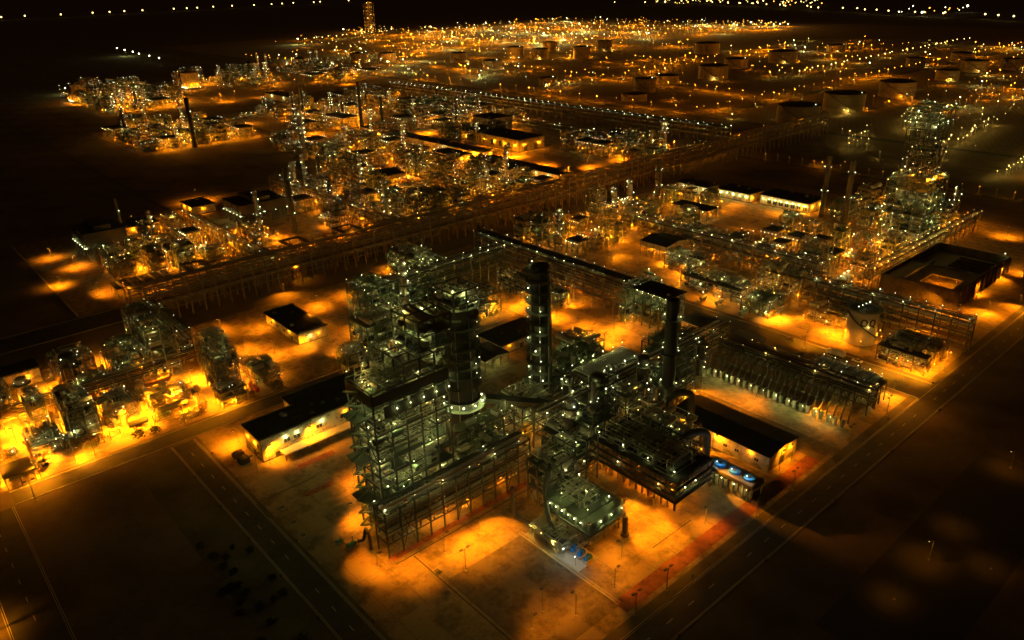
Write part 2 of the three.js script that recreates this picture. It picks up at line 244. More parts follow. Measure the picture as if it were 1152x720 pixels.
  for (let k = 0; k < amber; k++) { const x = pick(xs), d = pick([d0, d1]); t.lamp(x + (x === x1 ? 0.7 : -0.7), Math.min(3.4, levels[0] - 1.4), d + (d === d0 ? -0.8 : 0.8), 'sod', amberI * rr(0.5, 1.4), lampSize); }
  if (pipes) pipeRuns(pp, pipes, x0 + 0.4, x1 - 0.4, y0 + 0.6, top - 0.7, d0 + 0.4, d1 - 0.4);
  if (o.hang) pipeRuns(pp, o.hang, x0 - 1, x1 + 1, y0 + 0.6, top, d0 - 1, d1 + 1, 0.2);
  t.build('steelwork', st, ms); for (const b of dkb) dkb.length < 7 ? t.box('deck', ...b, md) : dk.box(...b); t.build('decking', dk, md); t.stuff('handrail', rl, ms); t.stuff('small_piping', pp, chance(0.65) ? M.pipe : M.steelGreen);
  return { xs, ds };
}
function stairs(t, x, d, y0, y1, dx = 5, m = M.steel) { // zig-zag stair flights
  let y = y0, s = 1; while (y < y1 - 0.1) { const e = Math.min(y + 3, y1); t.bar('stair_flight', [x - (dx / 2) * s, y, d], [x + (dx / 2) * s, e, d], 0.55, m); y = e; s = -s; }
}
const solid = []; // footprints that lamp poles keep clear of
function frame(name, label, cat, o, group) { solid.push([o.x0, o.x1, o.d0, o.d1]); const t = new Thing(name, label, cat, (o.x0 + o.x1) / 2, (o.d0 + o.d1) / 2, group); tier(t, o); if (o.stair) stairs(t, o.x0 - 1, (o.d0 + o.d1) / 2, 0, o.levels[o.levels.length - 1], 4); return t; }
const levelsTo = (h, s = 5) => { const n = Math.max(1, Math.round(h / s)); return Array.from({ length: n }, (_, k) => (h * (k + 1)) / n); };

// a pipe rack along x or d
function rack(name, label, o, group) {
  const { along, a0, a1, c, w = 9, levels = [8, 12, 16], bay = 9, m = M.steelBrown, pipes = 10, far = false, posts = 2, lampStep = 3, lampKind = 'cool', lampI = 12, lampSize = 0.5, lightEvery = 2, brace = 4, roof = false, post = 0.5, top = null, walk = true } = o;
  const A = (s, e, y0, y1, k0, k1) => along === 'x' ? [s, e, y0, y1, k0, k1] : [k0, k1, y0, y1, s, e], PT = (s, y, k) => along === 'x' ? [s, y, k] : [k, y, s];
  const t = new Thing(name, label, 'pipe rack', along === 'x' ? (a0 + a1) / 2 : c, along === 'x' ? c : (a0 + a1) / 2, group);
  const st = new MB(), pp = new MB(), n = Math.max(1, Math.round((a1 - a0) / bay)), ss = range(a0, a1, n), H = top ?? levels[levels.length - 1], cs = range(c - w / 2, c + w / 2, posts - 1);
  for (const [k, s] of ss.entries()) {
    for (const q of cs) far ? st.box(...A(s - post / 2, s + post / 2, 0, H + 0.3, q - post / 2, q + post / 2)) : t.box('post', ...A(s - post / 2, s + post / 2, 0, H + 0.3, q - post / 2, q + post / 2), m);
    for (const y of levels) far ? st.box(...A(s - 0.2, s + 0.2, y - 0.5, y - 0.02, c - w / 2, c + w / 2)) : t.box('cross_beam', ...A(s - 0.2, s + 0.2, y - 0.5, y - 0.02, c - w / 2, c + w / 2), m);
    if (brace && k < n && k % brace === 1) for (const q of [cs[0], cs[cs.length - 1]]) for (const f of [0, 1]) { const p = PT(ss[k], f ? 0.5 : H - 1, q), e = PT(ss[k + 1], f ? H - 1 : 0.5, q); far ? st.bar(p, e, 0.2) : t.bar('brace', p, e, 0.2, m); }
    if (k % lampStep === 0) for (const q of [cs[0], cs[cs.length - 1]]) { if (R() < 0.85) t.lamp(...PT(s + 0.5, H + (roof ? 2.2 : 1.4), q), lampKind, lampI && (k / lampStep) % lightEvery === 0 ? lampI : 0, lampSize * rr(0.5, 1.15)); }
  }
  for (const y of levels) for (const q of [cs[0], cs[cs.length - 1]]) { const b = A(a0, a1, y - 0.85, y - 0.45, q - 0.15, q + 0.15); far ? st.box(...b) : t.box('girder', ...b, m); }
  for (const y of levels) { let q = c - w / 2 + 0.6; for (let k = 0; k < pipes && q < c + w / 2 - 0.5; k++) { const r = rr(0.14, 0.42); q += r; const s = chance(0.75) ? a0 : rr(a0, (a0 + a1) / 2), e = chance(0.75) ? a1 : rr((a0 + a1) / 2, a1), mm = pick([M.pipe, M.pipe, M.vessel, M.pipeDark, M.pipeRust]); far ? pp.rod(PT(s, y + r, q), PT(e, y + r, q), r) : t.rod('pipe', PT(s, y + r, q), PT(e, y + r, q), r, mm); q += r + rr(0.12, 0.5); } }
  if (walk && !far) { const rl = new MB(); for (const q of [cs[0] - 0.7, cs[cs.length - 1] + 0.7]) { for (const h of [0.6, 1.1]) rl.box(...A(a0, a1, H + h, H + h + 0.07, q - 0.04, q + 0.04)); } t.stuff('handrail', rl, m); for (const q of [cs[0] - 0.45, cs[cs.length - 1] + 0.45]) t.box('walkway', ...A(a0, a1, H - 0.02, H + 0.08, q - 0.4, q + 0.4), M.deckDark); }
  if (roof) { // a run of cooler bays along the top, each its own dark lid
    for (let k = 0; k < n; k++) { t.box('cooler_lid', ...A(ss[k] + 0.35, ss[k + 1] - 0.35, H + 1.5, H + 1.8, c - w / 2 + 2, c + w / 2 - 2), M.roof); if (!far) { t.box('cooler_side', ...A(ss[k] + 0.5, ss[k + 1] - 0.5, H + 0.2, H + 1.5, c - w / 2 + 2.3, c - w / 2 + 2.6), M.steelGreen); t.rod('fan_ring', PT((ss[k] + ss[k + 1]) / 2, H + 1.8, c), PT((ss[k] + ss[k + 1]) / 2, H + 2.3, c), 1.9, M.deckDark, uCyl); } } }
  t.build('steelwork', st, m); t.build('pipe_bundle', pp, M.pipe);
  return t;
}
// a tall column or vessel with ring platforms
function column(name, label, cat, o, group) {
  const { x, d, r, h, y0 = 0, plats = 6, platR = r + 1.6, m = M.vessel, lampI = 12, far = false, lampsPer = 5, lampSize = 0.5, lampShare = 0.75, downcomer = true, from = 0.2, seg = far ? 14 : 28, face = null, lightShare = 0.35, kind = 'cool' } = o;
  const t = new Thing(name, label, cat, x, d, group), pts = [[r * 0.98, 0], [r * 0.98, 3], [r, 3.2], [r, h - r * 0.55], [r * 0.92, h - r * 0.32], [r * 0.66, h - r * 0.1], [0.02, h]].map(([a, b]) => new THREE.Vector2(a, b + y0));
  t.add('shell', new THREE.LatheGeometry(pts, seg), m);
  if (!far) for (let y = y0 + 5; y < h + y0 - r; y += 6) t.add('stiffener_ring', new THREE.TorusGeometry(r + 0.05, 0.1, 4, seg).rotateX(Math.PI / 2), m).position.y = y;
  const rl = new MB(), lad = new MB();
  for (let k = 0; k < plats; k++) {
    const y = y0 + h * (from + (1 - from) * ((k + 0.6) / plats)) - 1.5, ring = [[r - 0.02, 0], [platR, 0], [platR, 0.18], [r - 0.02, 0.18]].map(([a, b]) => new THREE.Vector2(a, b)), a0 = face === null ? rr(0, 6.28) : face - 1.9 + rr(-0.3, 0.3), len = face === null ? rr(3.6, 6.28) : 3.8;
    const g = new THREE.LatheGeometry(ring, seg, a0, len); const pl = t.add('platform', g, M.deck); pl.position.y = y;
    const nn = Math.max(5, Math.round(len * platR / 2)); let last = null;
    for (let i = 0; i <= nn; i++) { const a = a0 + (len * i) / nn, px = x + Math.sin(a) * (platR - 0.1), pd = d - Math.cos(a) * (platR - 0.1); if (last) for (const hh of [0.6, 1.1]) rl.bar([last[0], y + hh, last[1]], [px, y + hh, pd], 0.07); rl.box(px - 0.04, px + 0.04, y + 0.18, y + 1.15, pd - 0.04, pd + 0.04); last = [px, pd]; }
    for (let i = 0; i < lampsPer; i++) if (R() < lampShare) { const a = a0 + len * ((i + 0.5) / lampsPer), q = (r + platR) / 2 + 0.4; t.lamp(x + Math.sin(a) * q, y + 2.1, d - Math.cos(a) * q, kind, R() < lightShare ? lampI : 0, lampSize * rr(0.85, 1.2)); }
    if (!far) { const a = a0 + len * 0.4; t.rod('nozzle', [x + Math.sin(a) * (r - 0.3), y + 3, d - Math.cos(a) * (r - 0.3)], [x + Math.sin(a) * (r + 1.1), y + 3, d - Math.cos(a) * (r + 1.1)], 0.35, m); }
  }
  for (const s of [-0.3, 0.3]) lad.box(x + s - 0.05, x + s + 0.05, 0.5, y0 + h - r, d - r - 0.5, d - r - 0.4);
  if (downcomer) for (const [a, q] of [[2.3, 0.32], [4.1, 0.22]]) { const px = x + Math.sin(a) * (r + 0.7), pd = d - Math.cos(a) * (r + 0.7); t.rod('downcomer', [px, 1, pd], [px, y0 + h * 0.97, pd], q, M.pipe); }
  if (!far && r > 4) for (let k = 0; k < 14; k++) { const a = (k / 14) * 6.283, px = x + Math.sin(a) * (r + 0.2), pd = d - Math.cos(a) * (r + 0.2); t.rod('riser_pipe', [px, y0 + 3, pd], [px, y0 + h * rr(0.55, 0.95), pd], rr(0.1, 0.2), k % 3 ? M.vesselDark : M.pipe); }
  t.stuff('handrail', rl, M.steel); t.build('ladder', lad, M.steel); return t;
}
function chimney(name, label, o, group) {
  const { x, d, r = 2, h = 50, m = M.vesselDark, lamps = 2, y0 = 0 } = o, t = new Thing(name, label, 'chimney', x, d, group), pts = [[r * 1.25, 0], [r * 1.2, h * 0.1], [r * 1.02, h * 0.25], [r, h], [r * 0.86, h], [r * 0.86, h - 3]].map(([a, b]) => new THREE.Vector2(a, b + y0));
  t.add('shaft', new THREE.LatheGeometry(pts, 20), m); t.add('rim', new THREE.TorusGeometry(r + 0.08, 0.14, 5, 20).rotateX(Math.PI / 2), m).position.y = y0 + h - 0.2;
  const rl = new MB();
  for (let k = 0; k < lamps; k++) { const y = y0 + h * (k + 1.2) / (lamps + 0.6) - 3; t.add('platform', new THREE.LatheGeometry([[r * 1.02, 0], [r + 1.4, 0], [r + 1.4, 0.2], [r * 1.02, 0.2]].map(([a, b]) => new THREE.Vector2(a, b)), 20), M.deckDark).position.y = y; t.add('guard_rail', new THREE.TorusGeometry(r + 1.35, 0.06, 4, 20).rotateX(Math.PI / 2), M.steel).position.y = y + 1.1; for (const a of [0.4, 3.4]) t.lamp(x + Math.sin(a) * (r + 0.8), y + 1.9, d - Math.cos(a) * (r + 0.8), 'cool', k % 2 ? 0 : 9, o.lampSize ?? 0.5); }
  for (const s of [-0.28, 0.28]) rl.box(x + s - 0.05, x + s + 0.05, 1, y0 + h - 1, d - r * 1.1 - 0.45, d - r * 1.1 - 0.35); t.build('ladder', rl, M.steel); return t;
}
// a shed or block: walls, roof sheets with ribs, doors, windows and wall lamps
function building(name, label, cat, o, group) { solid.push([o.x0, o.x1, o.d0, o.d1]);
  const { x0, x1, d0, d1, h, wall = M.wall, roof = M.roof, pitch = 0, over = 0.6, ribs = 4, doors = [], windows = [], lamps = [], open = false, ridge = 'd' } = o, t = new Thing(name, label, cat, (x0 + x1) / 2, (d0 + d1) / 2, group);
  if (!open) { t.boxUV('wall', x0, x1, 0, h, d0, d0 + 0.3, wall); t.boxUV('wall', x0, x1, 0, h, d1 - 0.3, d1, wall); t.boxUV('wall', x0, x0 + 0.3, 0, h, d0 + 0.3, d1 - 0.3, wall); t.boxUV('wall', x1 - 0.3, x1, 0, h, d0 + 0.3, d1 - 0.3, wall); }
  else { const bay = open === true ? 7 : open; for (const x of range(x0, x1, Math.max(1, Math.round((x1 - x0) / bay)))) for (const d of [d0, d1]) t.box('post', x - 0.2, x + 0.2, 0, h, d - 0.2, d + 0.2, M.steel); for (const d of range(d0, d1, Math.max(1, Math.round((d1 - d0) / bay))).slice(1, -1)) for (const x of [x0, x1]) t.box('post', x - 0.2, x + 0.2, 0, h, d - 0.2, d + 0.2, M.steel); if (o.fascia) { t.boxUV('fascia', x0, x1, h - o.fascia, h, d0 - 0.1, d0 + 0.1, wall); t.boxUV('fascia', x0, x1, h - o.fascia, h, d1 - 0.1, d1 + 0.1, wall); t.boxUV('fascia', x0 - 0.1, x0 + 0.1, h - o.fascia, h, d0 + 0.1, d1 - 0.1, wall); t.boxUV('fascia', x1 - 0.1, x1 + 0.1, h - o.fascia, h, d0 + 0.1, d1 - 0.1, wall); } }
  if (!pitch) { t.boxUV('roof', x0 - over, x1 + over, h, h + 0.35, d0 - over, d1 + over, roof); if (!open) for (const [a, b, c, e] of [[x0 - over, x1 + over, d0 - over, d0 - over + 0.3], [x0 - over, x1 + over, d1 + over - 0.3, d1 + over]]) t.box('parapet', a, b, h + 0.35, h + 0.9, c, e, roof === M.roof ? M.roofRib : roof); }
  else { // two sloping sheets, the ridge along d or x
    const sheetOf = (pts) => { const g = new THREE.BufferGeometry(), p = [], tk = 0.3; for (const [x, y, d] of pts) p.push(x - t.x, y, -(d - t.d)); for (const [x, y, d] of pts) p.push(x - t.x, y - tk, -(d - t.d)); g.setAttribute('position', new THREE.Float32BufferAttribute(p, 3)); g.setAttribute('uv', new THREE.Float32BufferAttribute([...pts, ...pts].flatMap(([x, , d]) => [x, d]), 2)); g.setIndex([0, 1, 2, 0, 2, 3, 4, 6, 5, 4, 7, 6, 0, 4, 1, 1, 4, 5, 1, 5, 2, 2, 5, 6, 2, 6, 3, 3, 6, 7, 3, 7, 0, 0, 7, 4]); const f = g.toNonIndexed(); f.computeVertexNormals(); return f; };
    const cx = (x0 + x1) / 2, cd = (d0 + d1) / 2, y = h + pitch + 0.32;
    if (ridge === 'd') { t.add('roof', sheetOf([[x0 - over, h + 0.3, d0 - over], [cx, y, d0 - over], [cx, y, d1 + over], [x0 - over, h + 0.3, d1 + over]]), roof); t.add('roof', sheetOf([[cx, y, d0 - over], [x1 + over, h + 0.3, d0 - over], [x1 + over, h + 0.3, d1 + over], [cx, y, d1 + over]]), roof); for (const d of [d0, d1 - 0.3]) { const s = new THREE.Shape([new THREE.Vector2(x0 - t.x, 0), new THREE.Vector2(x1 - t.x, 0), new THREE.Vector2(cx - t.x, pitch)]); const g = new THREE.ExtrudeGeometry(s, { depth: 0.3, bevelEnabled: false }); t.add('gable', g, wall).position.set(0, h, -(d + 0.3 - t.d)); } }
    else { t.add('roof', sheetOf([[x0 - over, h + 0.3, d0 - over], [x1 + over, h + 0.3, d0 - over], [x1 + over, y, cd], [x0 - over, y, cd]]), roof); t.add('roof', sheetOf([[x0 - over, y, cd], [x1 + over, y, cd], [x1 + over, h + 0.3, d1 + over], [x0 - over, h + 0.3, d1 + over]]), roof); }
    if (o.ridgeVent) t.box('ridge_vent', cx - 0.8, cx + 0.8, y - 0.1, y + 0.5, d0 + 2, d1 - 2, M.roofRib);
  }
  const face = (side, a, b, y0, y1, m, nm, proud = 0.08) => side === 'front' ? t.box(nm, a, b, y0, y1, d0 - proud, d0 + 0.05, m) : side === 'back' ? t.box(nm, a, b, y0, y1, d1 - 0.05, d1 + proud, m) : side === 'left' ? t.box(nm, x0 - proud, x0 + 0.05, y0, y1, a, b, m) : t.box(nm, x1 - 0.05, x1 + proud, y0, y1, a, b, m);
  for (const [s, a, w = 3, hh = 3.4, m = M.steelDark] of doors) { const dr = face(s, a, a + w, 0, hh, m, 'door'); t.under(dr, face(s, a + w * 0.8, a + w * 0.86, hh * 0.4, hh * 0.46, M.white, 'handle', 0.14)); }
  for (const [s, a, w, y, hh, m = M.glass] of windows) { const wd = face(s, a, a + w, y, y + hh, m, 'window', 0.05); t.under(wd, face(s, a - 0.15, a + w + 0.15, y - 0.2, y - 0.02, M.kerb, 'sill', 0.22)); t.under(wd, face(s, a + w / 2 - 0.06, a + w / 2 + 0.06, y, y + hh, M.kerb, 'mullion', 0.09)); }
  for (const [s, a, y, kind = 'sod', I = 60, size = 0.45] of lamps) { const p = s === 'front' ? [a, y, d0 - 0.7] : s === 'back' ? [a, y, d1 + 0.7] : s === 'left' ? [x0 - 0.7, y, a] : s === 'right' ? [x1 + 0.7, y, a] : [a, y, s]; t.lamp(...p, kind, I, size); }
  if (!pitch && !open) { const nU = Math.max(2, Math.round((x1 - x0) * (d1 - d0) / 220)); for (let k = 0; k < Math.min(nU, 8); k++) { const ux = rr(x0 + 2, x1 - 3.5), ud = rr(d0 + 2, d1 - 3.5), ru = t.box('roof_unit', ux, ux + rr(1.2, 2.4), h + 0.36, h + rr(1.2, 2), ud, ud + rr(1.2, 2.4), pick([M.roofPale, M.steelDark, M.vesselDark])); t.under(ru, t.box('grille', ux + 0.3, ux + 1, h + 0.6, h + 1, ud - 0.05, ud, M.deckDark)); } for (const s of [-1, 1]) { const gx = s < 0 ? x0 - over - 0.16 : x1 + over + 0.01; t.box('gutter', gx, gx + 0.15, h + 0.02, h + 0.2, d0 - over, d1 + over, M.steelDark); } for (const d of [d0 + 0.6, d1 - 0.6]) t.rod('downpipe', [x0 - 0.18, 0, d], [x0 - 0.18, h, d], 0.09, M.steelDark); for (const [a, b] of [[x0, d0], [x1, d0], [x0, d1], [x1, d1]]) t.box('corner_trim', a - 0.06, a + 0.06, 0, h - 0.02, b - 0.07, b + 0.07, M.steelDark); t.box('plinth', x0 - 0.1, x1 + 0.1, 0, 0.6, d0 - 0.1, d1 + 0.1, M.concreteDark); }
  if (ribs && !pitch && !open) for (const d of range(d0, d1, ribs).slice(1, -1)) t.box('roof_seam', x0 - over + 0.3, x1 + over - 0.3, h + 0.36, h + 0.44, d - 0.08, d + 0.08, M.roofRib);
  return t;
}
function drums(name, label, o, group) { // horizontal pressure vessel on saddles
  const { x, d, r, l, along = 'd', y = 1.6, m = M.vessel } = o, t = new Thing(name, label, 'pressure vessel', x, d, group), a = along === 'd';
  t.rod('shell', a ? [x, y + r, d - l / 2] : [x - l / 2, y + r, d], a ? [x, y + r, d + l / 2] : [x + l / 2, y + r, d], r, m, uDrum);
  for (const s of [-0.3, 0.3]) a ? t.box('saddle', x - r * 0.8, x + r * 0.8, 0, y + r * 0.5, d + s * l - 0.3, d + s * l + 0.3, M.kerb) : t.box('saddle', x + s * l - 0.3, x + s * l + 0.3, 0, y + r * 0.5, d - r * 0.8, d + r * 0.8, M.kerb);
  t.rod('nozzle', [x, y + r * 1.9, d], [x, y + r * 2 + 1.2, d], r * 0.22, M.pipe); if (o.lamp) t.lamp(x + 0.4, y + 2 * r + 2, d + 0.6, 'cool', o.lamp, o.lampSize ?? 0.5); return t;
}
function pump(name, label, o, group) {
  const { x, d, m = M.teal, s = 1 } = o, t = new Thing(name, label, 'pump', x, d, group); t.box('plinth', x - 1.4 * s, x + 1.4 * s, 0, 0.35, d - 0.8 * s, d + 0.8 * s, M.kerb); t.rod('motor', [x - 1.2 * s, 0.35 + 0.6 * s, d], [x + 0.1 * s, 0.35 + 0.6 * s, d], 0.5 * s, m, uCyl); t.rod('casing', [x + 0.45 * s, 0.35 + 0.6 * s, d - 0.35 * s], [x + 0.45 * s, 0.35 + 0.6 * s, d + 0.35 * s], 0.65 * s, m, uCyl); t.rod('suction_pipe', [x + 0.5 * s, 0.35 + 0.6 * s, d], [x + 2.4 * s, 0.35 + 0.6 * s, d], 0.22 * s, M.pipe); t.rod('discharge_pipe', [x + 0.45 * s, 0.9 * s, d], [x + 0.45 * s, 3 * s, d], 0.18 * s, M.pipe); return t;
}
// a street or yard lamp: dark hood, glass that faces down
function lampPost(name, label, o, group) {
  const { x, d, h = 11, I = 800, arm = 1.6, turn = 0, heads = 1, kind = 'sod', lit = true, angle = 1.2, tilt = 0 } = o, t = new Thing(name, label, 'lamp post', x, d, group);
  t.rod('pole', [x, 0, d], [x, h, d], 0.13, M.steel); t.box('base', x - 0.35, x + 0.35, 0, 0.5, d - 0.35, d + 0.35, M.kerb);
  for (let k = 0; k < heads; k++) { const a = turn + k * Math.PI, hx = x + Math.cos(a) * arm, hd = d + Math.sin(a) * arm; t.rod('arm', [x, h - 0.3, d], [hx, h + 0.15, hd], 0.08, M.steel); const hood = t.box('hood', hx - 0.65, hx + 0.65, h + 0.05, h + 0.42, hd - 0.4, hd + 0.4, M.steelDark); if (lit) { t.under(hood, t.box('lamp_glass', hx - 0.5, hx + 0.5, h - 0.05, h + 0.03, hd - 0.3, hd + 0.3, G.panel)); if (I) t.spot(hx, h - 0.2, hd, hx + Math.cos(a) * tilt, 0, hd + Math.sin(a) * tilt, kind, I, angle, 0.6, 8); } }
  return t;
}

// ---------------------------------------------------------------- near block: the tall reactor structure and its neighbours
R = rng(101);
{ // stepped steel tower
  const t = new Thing('reactor_structure', 'tallest stepped steel structure with many lamp-lit decks in the near block', 'steel structure', 135, 224), dark = { steel: M.steelDark, deck: M.deck };
  tier(t, { x0: 118, x1: 152, d0: 214, d1: 232, levels: levelsTo(66, 6), bay: 6.5, mats: dark, equip: 0.55, pipes: 280, lampI: 17, lampShare: 0.6, lightShare: 0.42, hang: 60, braceShare: 0.4, deckShare: 0.5 });
  tier(t, { x0: 132, x1: 152.6, d0: 213.4, d1: 234, y0: 66.3, levels: [73.5], bay: 7, mats: dark, equip: 0.5, pipes: 24, lampI: 18, openTop: true, braceShare: 0.3 });
  tier(t, { x0: 142, x1: 157, d0: 217, d1: 234.5, y0: 66.4, levels: [73, 79, 85.5], bay: 7.2, mats: dark, equip: 0.7, pipes: 40, lampI: 20, openTop: true, braceShare: 0.45 });
  for (let k = 0; k < 3; k++) t.rod('roof_duct', [146 + k * 3.4, 84.2 - k * 0.3, 218.5], [147 + k * 3.4, 84.2, 233], 1.1, M.vessel, uDrum);
  t.box('machine_hood', 143.5, 155, 79.6, 82.2, 219, 232, M.steelGreen);
  for (let k = 0; k < 5; k++) { t.box('window_screen', 122 + k * 6, 126.4 + k * 6, 54.4, 59, 213.2, 213.5, M.deckDark); t.lamp(127.3 + k * 6, 57, 212.7, 'cool', 12, 0.5); }
  t.box('cladding', 118, 152, 60.6, 64.8, 213.45, 213.7, M.deckDark); t.box('cladding', 117.4, 117.7, 60.6, 65, 214, 232, M.steelGreen);
  stairs(t, 115.2, 223, 0, 66, 7, M.steelGreen);
  for (const y of [18, 36, 54]) t.box('stair_landing', 112, 118, y - 0.1, y + 0.08, 218, 228, M.deck);
}
rack('pipe_rack', 'dark pipe rack along the foot of the tallest structure', { along: 'x', a0: 113, a1: 186, c: 209, w: 7.4, levels: [7, 12, 17, 21], bay: 6.7, m: M.steelDark, pipes: 9, lampStep: 2, lampI: 9 });
{ // big dark vessel with a glowing ring
  const t = column('reactor_vessel', 'thick dark vessel with bright ring of lamps beside the tallest structure', 'reactor vessel', { x: 183, d: 247, r: 7, h: 72, y0: 3, plats: 9, platR: 9.2, m: M.vesselDark, from: 0.4, lampI: 9, lampsPer: 5, lampShare: 0.4, lightShare: 0.5 });
  t.add('ring_gallery', new THREE.LatheGeometry([[7, 0], [10, 0], [10, 0.25], [7, 0.25]].map(([a, b]) => new THREE.Vector2(a, b)), 28), M.deck).position.y = 22; t.add('ring_canopy', new THREE.LatheGeometry([[7, 4.2], [8.4, 3.6], [8.4, 3.9], [7, 4.6]].map(([a, b]) => new THREE.Vector2(a, b)), 28), M.vesselDark).position.y = 22;
  for (let k = 0; k < 10; k++) { const a = (k / 10) * 6.283; t.lamp(183 + Math.sin(a) * 9.2, 24.6, 247 - Math.cos(a) * 9.2, 'cool', 60, 0.75); }
  tier(t, { x0: 175, x1: 189, d0: 239, d1: 254, y0: 71, levels: [75, 81], bay: 7, mats: { steel: M.steelDark, deck: M.deck }, equip: 1, pipes: 24, lampI: 14, lightShare: 0.6, openTop: true, braceShare: 0.6 });
  for (let k = 0; k < 4; k++) t.rod('top_drum', [176.5, 77.6, 241.4 + k * 3.4], [187.5, 77.6, 241.4 + k * 3.4], 1.2, M.vessel, uDrum);
  for (let k = 0; k < 8; k++) { const a = (k / 8) * 6.283; t.bar('support_leg', [183 + Math.sin(a) * 7, 0, 247 - Math.cos(a) * 7], [183 + Math.sin(a) * 6.9, 9, 247 - Math.cos(a) * 6.9], 0.9, M.steelDark); }
}
frame('steel_structure', 'dark square frame around the foot of the thick vessel', 'steel structure', { x0: 166, x1: 198, d0: 229, d1: 236, levels: [8, 14, 20], mats: { steel: M.steelDark }, pipes: 60, lampI: 10, lampShare: 0.5 });
frame('steel_structure', 'low dark frame with amber glow between thick vessel and front rack', 'steel structure', { x0: 156, x1: 186, d0: 214, d1: 228, levels: [8, 15], mats: { steel: M.steelDark }, pipes: 90, lampI: 11, lampShare: 0.55, lampKind: 'pale' });
{ const t = new Thing('conveyor_gallery', 'dark sloping enclosed gallery leaving the thick vessel', 'gallery', 205, 236); t.bar('casing', [190, 25, 240], [222, 14, 226], 3.2, M.deckDark); for (const [x, d, y] of [[200, 235.6, 20], [212, 230.4, 16]]) t.bar('support_leg', [x, 0, d], [x, y, d], 0.6, M.steelDark); }
column('distillation_column', 'tall dark distillation column ringed by platforms in the middle of the plant', 'distillation column', { x: 232, d: 246, r: 4.7, h: 79, plats: 14, platR: 7.6, m: M.vesselDark, face: -2.2, lampsPer: 3, from: 0.06, lampI: 7, lampShare: 0.7, lightShare: 0.6 });
chimney('furnace_stack', 'thick dark chimney beside the box furnace with lit platforms', { x: 270, d: 197, r: 3.1, h: 63, lamps: 3, m: M.vesselDark });
R = rng(202);
{ // box furnace
  const t = new Thing('box_furnace', 'long ribbed furnace box on legs with amber light under it', 'furnace', 226, 172.5), x0 = 214, x1 = 238, d0 = 149, d1 = 196;
  for (const d of range(d0, d1, 14)) for (const x of [x0, x1]) t.box('leg', x - 0.35, x + 0.35, 0, 4, d - 0.35, d + 0.35, M.steelBrown);
  t.box('floor_slab', x0 - 1, x1 + 1, 4, 4.5, d0 - 1, d1 + 1, M.steelDark); t.boxUV('wall', x0, x1, 4.5, 13.5, d0, d0 + 0.4, M.pipeRust); t.boxUV('wall', x0, x1, 4.5, 13.5, d1 - 0.4, d1, M.pipeRust); t.boxUV('wall', x0, x0 + 0.4, 4.5, 13.5, d0 + 0.4, d1 - 0.4, M.pipeRust); t.boxUV('wall', x1 - 0.4, x1, 4.5, 13.5, d0 + 0.4, d1 - 0.4, M.pipeRust); t.box('roof', x0 - 0.6, x1 + 0.6, 13.5, 14, d0 - 0.6, d1 + 0.6, M.deckDark);
  for (const d of range(d0, d1, 18)) t.box('rib', x0 - 0.25, x0, 4.5, 13.4, d - 0.12, d + 0.12, M.steelDark); for (const x of range(x0, x1, 9)) t.box('rib', x - 0.12, x + 0.12, 4.5, 13.4, d0 - 0.25, d0, M.steelDark);
  for (const y of [7.5, 10.8]) { t.box('walkway', x0 - 1.6, x0 - 0.3, y, y + 0.12, d0 - 1, d1, M.deck); t.box('walkway', x0 - 1.6, x1, y, y + 0.12, d0 - 1.6, d0 - 0.3, M.deck); }
  const rl = new MB(); handrail(rl, x0 - 0.5, x1 + 0.5, 14, d0 - 0.5, d1 + 0.5); handrail(rl, x0 - 1.5, x1, 7.6, d0 - 1.5, d1); t.stuff('handrail', rl, M.steelDark);
  for (const d of range(d0 + 2, d1 - 2, 7)) t.lamp(x0 + 1, 3, d, 'sod', 42, 0.4); for (const x of [x0 + 5, x0 + 16]) t.lamp(x, 3, d0 + 1, 'sod', 42, 0.4);
  for (const d of range(d0 + 3, d1 - 3, 3)) t.lamp(x0 + 2.5, 16.4, d, 'cool', 7, 0.5); t.lamp(x0 - 1, 9.6, d0 + 8, 'pale', 10); t.lamp(x0 + 5, 9.6, d0 - 1, 'cool', 10); t.lamp(x0 + 12, 9.6, d0 - 1, 'cool', 10); t.lamp(x0 - 1, 9.6, d0 + 30, 'cool', 10);
  for (let k = 0; k < 5; k++) t.rod('convection_drum', [218, 15.8, 155 + k * 8], [234, 15.8, 155 + k * 8], 1.5, k % 2 ? M.vessel : M.steelGreen, uDrum);
  const pp = new MB(); pipeRuns(pp, 80, x0 + 1, x1 - 1, 14.2, 20, d0 + 2, d1 - 1); t.stuff('small_piping', pp, M.pipe);
}
function duct(name, label, pts, r, m) { const t = new Thing(name, label, 'flue duct', pts[0][0], pts[0][2]), c = new THREE.CatmullRomCurve3(pts.map((p) => t.local(...p)), false, 'centripetal'); t.add('casing', new THREE.TubeGeometry(c, 40, r, 14), m); for (const u of [0.02, 0.3, 0.7, 0.98]) { const k = t.add('flange', new THREE.TorusGeometry(r + 0.05, 0.16, 5, 18), m), p = c.getPointAt(u), q = c.getTangentAt(u); k.position.copy(p); k.quaternion.setFromUnitVectors(new THREE.Vector3(0, 0, 1), q); } return t; }
duct('flue_duct', 'high black arched flue duct joining chimney and box furnace', [[256, 6, 187], [256.5, 18, 186.5], [258, 22.5, 184.5], [261, 23.5, 182], [264, 22, 179.5], [264.5, 16, 179], [264.5, 2, 179]], 1.7, M.pipeDark);
duct('flue_duct', 'lower black arched flue duct above the blue-fanned coolers', [[240, 13, 166], [242, 16.8, 164.5], [246.5, 18, 161], [249, 16.5, 159.5], [249.5, 10, 159.2], [249.5, 1, 159.2]], 1.6, M.pipeDark);
